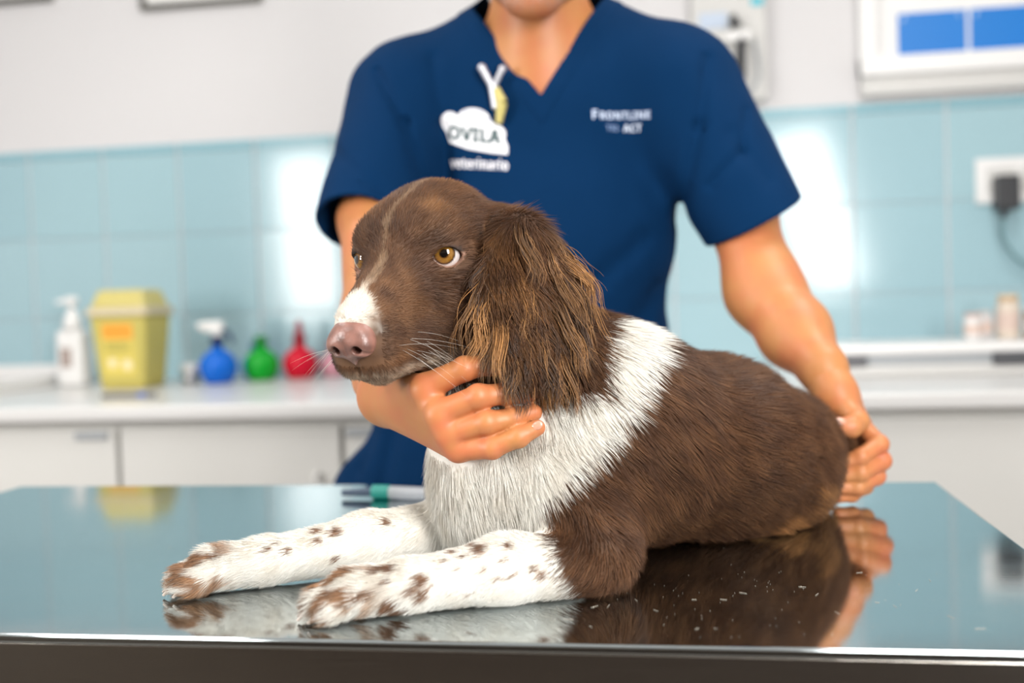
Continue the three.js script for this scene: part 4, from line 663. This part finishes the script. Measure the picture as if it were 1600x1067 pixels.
const folds = [ // front view polylines [x, y, x, y], width, depth
  [0.333, 0.515, 0.321, 0.43, 0.008, 0.0042], [0.321, 0.43, 0.295, 0.325, 0.009, 0.006], [0.378, 0.45, 0.371, 0.395, 0.006, 0.003], [0.371, 0.395, 0.333, 0.358, 0.007, 0.004],
  [-0.083, 0.525, -0.042, 0.455, 0.007, 0.005], [-0.042, 0.455, -0.021, 0.375, 0.007, 0.006], [-0.012, 0.54, 0.0, 0.45, 0.008, 0.003], [0.0, 0.45, 0.0, 0.33, 0.009, 0.0065],
  [-0.13, 0.42, -0.06, 0.36, 0.009, 0.004], [0.25, 0.30, 0.12, 0.18, 0.014, 0.005], [0.27, 0.24, 0.16, 0.10, 0.014, 0.005], [0.02, 0.32, 0.05, 0.12, 0.014, 0.004], [0.36, 0.42, 0.40, 0.36, 0.01, 0.003], [-0.12, 0.10, -0.16, 0.0, 0.012, 0.006], [-0.09, 0.10, -0.11, -0.02, 0.012, 0.006],
];
const vDist = (x, y) => { const q = y - T - 0.482, l = x - 0.127; return (q - Math.abs(l) * (l < 0 ? 1.38 : 1.66)) / (l < 0 ? 1.70 : 1.94); };   // > 0 inside the V
function shirtOuter(x, y, z) {
  let d = shirtU(x, y, z);
  if (d < 0.05) {
    if (z > -0.16) { for (const [ax, ay, bx, by, w, h] of folds) { const ex = bx - ax, ey = by - ay, s = clamp(((x - ax) * ex + (y - T - ay) * ey) / (ex * ex + ey * ey), 0, 1), q = ((x - ax - s * ex) ** 2 + (y - T - ay - s * ey) ** 2) / (w * w); if (q < 9) d += h * Math.exp(-q) * sstep(-0.16, -0.12, z); }
      const v = vDist(x, y); if (v > -0.03) d -= 0.0016 * (sstep(-0.021, -0.019, v)); }
    d += 0.0035 * noise(x * 11, y * 7, z * 11) + 0.0014 * noise(x * 32, y * 22, z * 32);
  }
  return d;
}
const shirtF = (x, y, z) => {
  const o = shirtOuter(x, y, z); let d = Math.max(o, -(o + 0.0062));
  const ca = (x - endA[0]) * axA[0] + (y - endA[1]) * axA[1] + (z - endA[2]) * axA[2], cb = (x - endB[0]) * axB[0] + (y - endB[1]) * axB[1] + (z - endB[2]) * axB[2];
  if (x < -0.015 && y > T + 0.17) { const r = Math.hypot(x - endA[0] - ca * axA[0], y - endA[1] - ca * axA[1], z - endA[2] - ca * axA[2]); d = Math.max(d, Math.min(ca, 0.080 - r)); }
  if (x > 0.31 && y > T + 0.17) d = Math.max(d, cb);
  if (z > -0.12) d = Math.max(d, vDist(x, y)); d = Math.max(d, y - T - 0.632 + (z < -0.12 ? 0 : 0));
  d = Math.max(d, 0.066 - Math.hypot(x - 0.12, (z + 0.115) * 1.05) - 0.004 + (y < T + 0.56 ? -1 : 0));
  return Math.max(d, T - 0.14 - y);
};
const shirtGeo = meshField(shirtF, [-0.235, T - 0.16, -0.35], [0.5, T + 0.68, 0.08], 0.0034);
{ const p = shirtGeo.attributes.position, uv = new Float32Array(p.count * 2); for (let i = 0; i < p.count; i++) { uv[2 * i] = p.getX(i) + 0.4 * p.getZ(i); uv[2 * i + 1] = p.getY(i); } shirtGeo.setAttribute('uv', new THREE.BufferAttribute(uv, 2)); }
const shirt = part('scrub_top', shirtGeo, scrub, vet, 'navy blue V-neck scrub top');
// print on the scrub top: patches that follow the cloth
function frontZ(x, y) { let z = 0.12; for (let i = 0; i < 120; i++) { const d = shirtOuter(x, y, z); if (d < 0.0002) break; z -= Math.max(d * 0.6, 0.0002); } return z; }
function printPatch(name, x0, x1, y0, y1, tilt, w, h, draw, label) {
  const nx = 26, ny = 14, pos = [], uv = [], idx = [];
  for (let j = 0; j <= ny; j++) for (let i = 0; i <= nx; i++) { const u = i / nx, v = j / ny, x = x0 + (x1 - x0) * u, y = T + y0 + (y1 - y0) * v - tilt * (x - (x0 + x1) / 2); pos.push(x, y, frontZ(x, y) + 0.0008); uv.push(u, v); }
  for (let j = 0; j < ny; j++) for (let i = 0; i < nx; i++) { const a = j * (nx + 1) + i; idx.push(a, a + 1, a + nx + 2, a, a + nx + 2, a + nx + 1); }
  const g = new THREE.BufferGeometry(); g.setAttribute('position', new THREE.Float32BufferAttribute(pos, 3)); g.setAttribute('uv', new THREE.Float32BufferAttribute(uv, 2)); g.setIndex(idx); g.computeVertexNormals();
  part(name, g, std({ map: canvasTex(w, h, draw), transparent: true, roughness: 0.7, side: THREE.DoubleSide }), shirt, label);
}
printPatch('clinic_logo', -0.004, 0.086, 0.412, 0.474, 0.12, 512, 352, (c) => {
  c.clearRect(0, 0, 512, 352); c.fillStyle = '#f2f2f6';
  c.beginPath(); c.ellipse(80, 130, 72, 78, 0, 0, 7); c.ellipse(250, 90, 118, 74, 0, 0, 7); c.ellipse(400, 190, 84, 70, 0, 0, 7); c.fill();
  c.beginPath(); c.moveTo(20, 150); c.lineTo(60, 270); c.lineTo(200, 310); c.lineTo(360, 330); c.lineTo(498, 338); c.lineTo(500, 280); c.lineTo(450, 160); c.lineTo(300, 110); c.lineTo(120, 90); c.fill();
  c.fillStyle = '#5a6a90'; c.font = 'bold 34px sans-serif'; c.fillText('CLINICA', 176, 62); c.fillText('VETERINARIA', 150, 108);
  c.fillStyle = '#0d3a3c'; c.font = 'bold 136px sans-serif'; c.save(); c.lineWidth = 7; c.strokeStyle = '#0d3a3c'; c.translate(44, 244); c.rotate(0.05); c.fillText('OVILA', 0, 0, 420); c.strokeText('OVILA', 0, 0, 420); c.restore();
}, 'white clinic logo with dark letters');
printPatch('role_lettering', 0.005, 0.086, 0.385, 0.413, 0.12, 512, 176, (c) => { c.clearRect(0, 0, 512, 176); c.fillStyle = '#f3f1f6'; c.font = 'bold 118px sans-serif'; c.fillText('veterinario', 4, 120, 500); }, 'white lettering');
printPatch('sponsor_lettering', 0.188, 0.268, 0.427, 0.464, 0.06, 512, 240, (c) => { c.clearRect(0, 0, 512, 240); c.fillStyle = '#c9d6ee'; c.font = 'bold 104px sans-serif'; c.fillText('F', 6, 108); c.font = 'bold 82px sans-serif'; c.fillText('RONTLINE', 70, 108, 430); c.font = '66px sans-serif'; c.fillStyle = '#8fa8d2'; c.fillText('TRI-', 120, 200, 130); c.fillStyle = '#d6e0f2'; c.font = 'bold 80px sans-serif'; c.fillText('ACT', 256, 204, 160); }, 'pale lettering');
{ // trousers and shoes
  for (const s of [-1, 1]) {
    const x = 0.055 + s * 0.095, u = union([bone([x, T - 0.06, -0.21], [x + s * 0.01, 0.46, -0.2], 0.105, 0.078, 0.03), bone([x + s * 0.01, 0.46, -0.2], [x + s * 0.012, 0.09, -0.22], 0.078, 0.062, 0.03), blob([0.055, T - 0.08, -0.21], [0.17, 0.11, 0.11], 0.05)]);
    const f = (a, b, c) => Math.max(u(a, b, c) + 0.004 * noise(a * 12, b * 9, c * 12), 0.055 - b, s * (0.055 - a) - 0.001);
    part('trouser_leg', meshField(f, [x - 0.2, 0.02, -0.36], [x + 0.2, T + 0.04, -0.06], 0.008), scrub, vet);
    const sh = union([bone([x + s * 0.012, 0.045, -0.25], [x + s * 0.03, 0.035, -0.06], 0.042, 0.034, 0.03), bone([x + s * 0.012, 0.05, -0.25], [x + s * 0.012, 0.1, -0.235], 0.042, 0.044, 0.02)]);
    part('shoe', meshField((a, b, c) => Math.max(sh(a, b, c), 0.002 - b), [x - 0.1, -0.005, -0.32], [x + 0.12, 0.16, 0.0], 0.006), M.darkPlastic, vet);
  }
}
{ // small pen-like clip on the neckline
  const z = frontZ(0.068, T + 0.475) + 0.008, o = thing('scissors_clip', [0.07, T + 0.45, z], 'small silver and yellow clip hanging on the scrub neckline', 'clip');
  const sil = std({ color: lin(0.62, 0.62, 0.66), metalness: 0.6, roughness: 0.35 }), yl = std({ color: lin(0.55, 0.47, 0.16), roughness: 0.4 });
  part('prong', [rod([0.0665, T + 0.495, z], [0.0545, T + 0.519, z + 0.002], 0.0042, 0.0050), new THREE.SphereGeometry(0.0054, 12, 8).translate(0.0545, T + 0.519, z + 0.002)], sil, o);
  part('prong', [rod([0.0685, T + 0.495, z], [0.0805, T + 0.516, z + 0.002], 0.0036, 0.0038), new THREE.SphereGeometry(0.0048, 12, 8).translate(0.0805, T + 0.516, z + 0.002)], sil, o);
  part('shank', rod([0.0675, T + 0.497, z], [0.071, T + 0.468, z], 0.0062, 0.0058), sil, o);
  part('grip', [rod([0.0715, T + 0.492, z + 0.002], [0.0785, T + 0.474, z + 0.003], 0.0052, 0.0074), rod([0.0785, T + 0.474, z + 0.003], [0.0735, T + 0.449, z + 0.001], 0.0074, 0.0042)], yl, o, 'yellow translucent grip');
}
renderer.render(scene, camera);
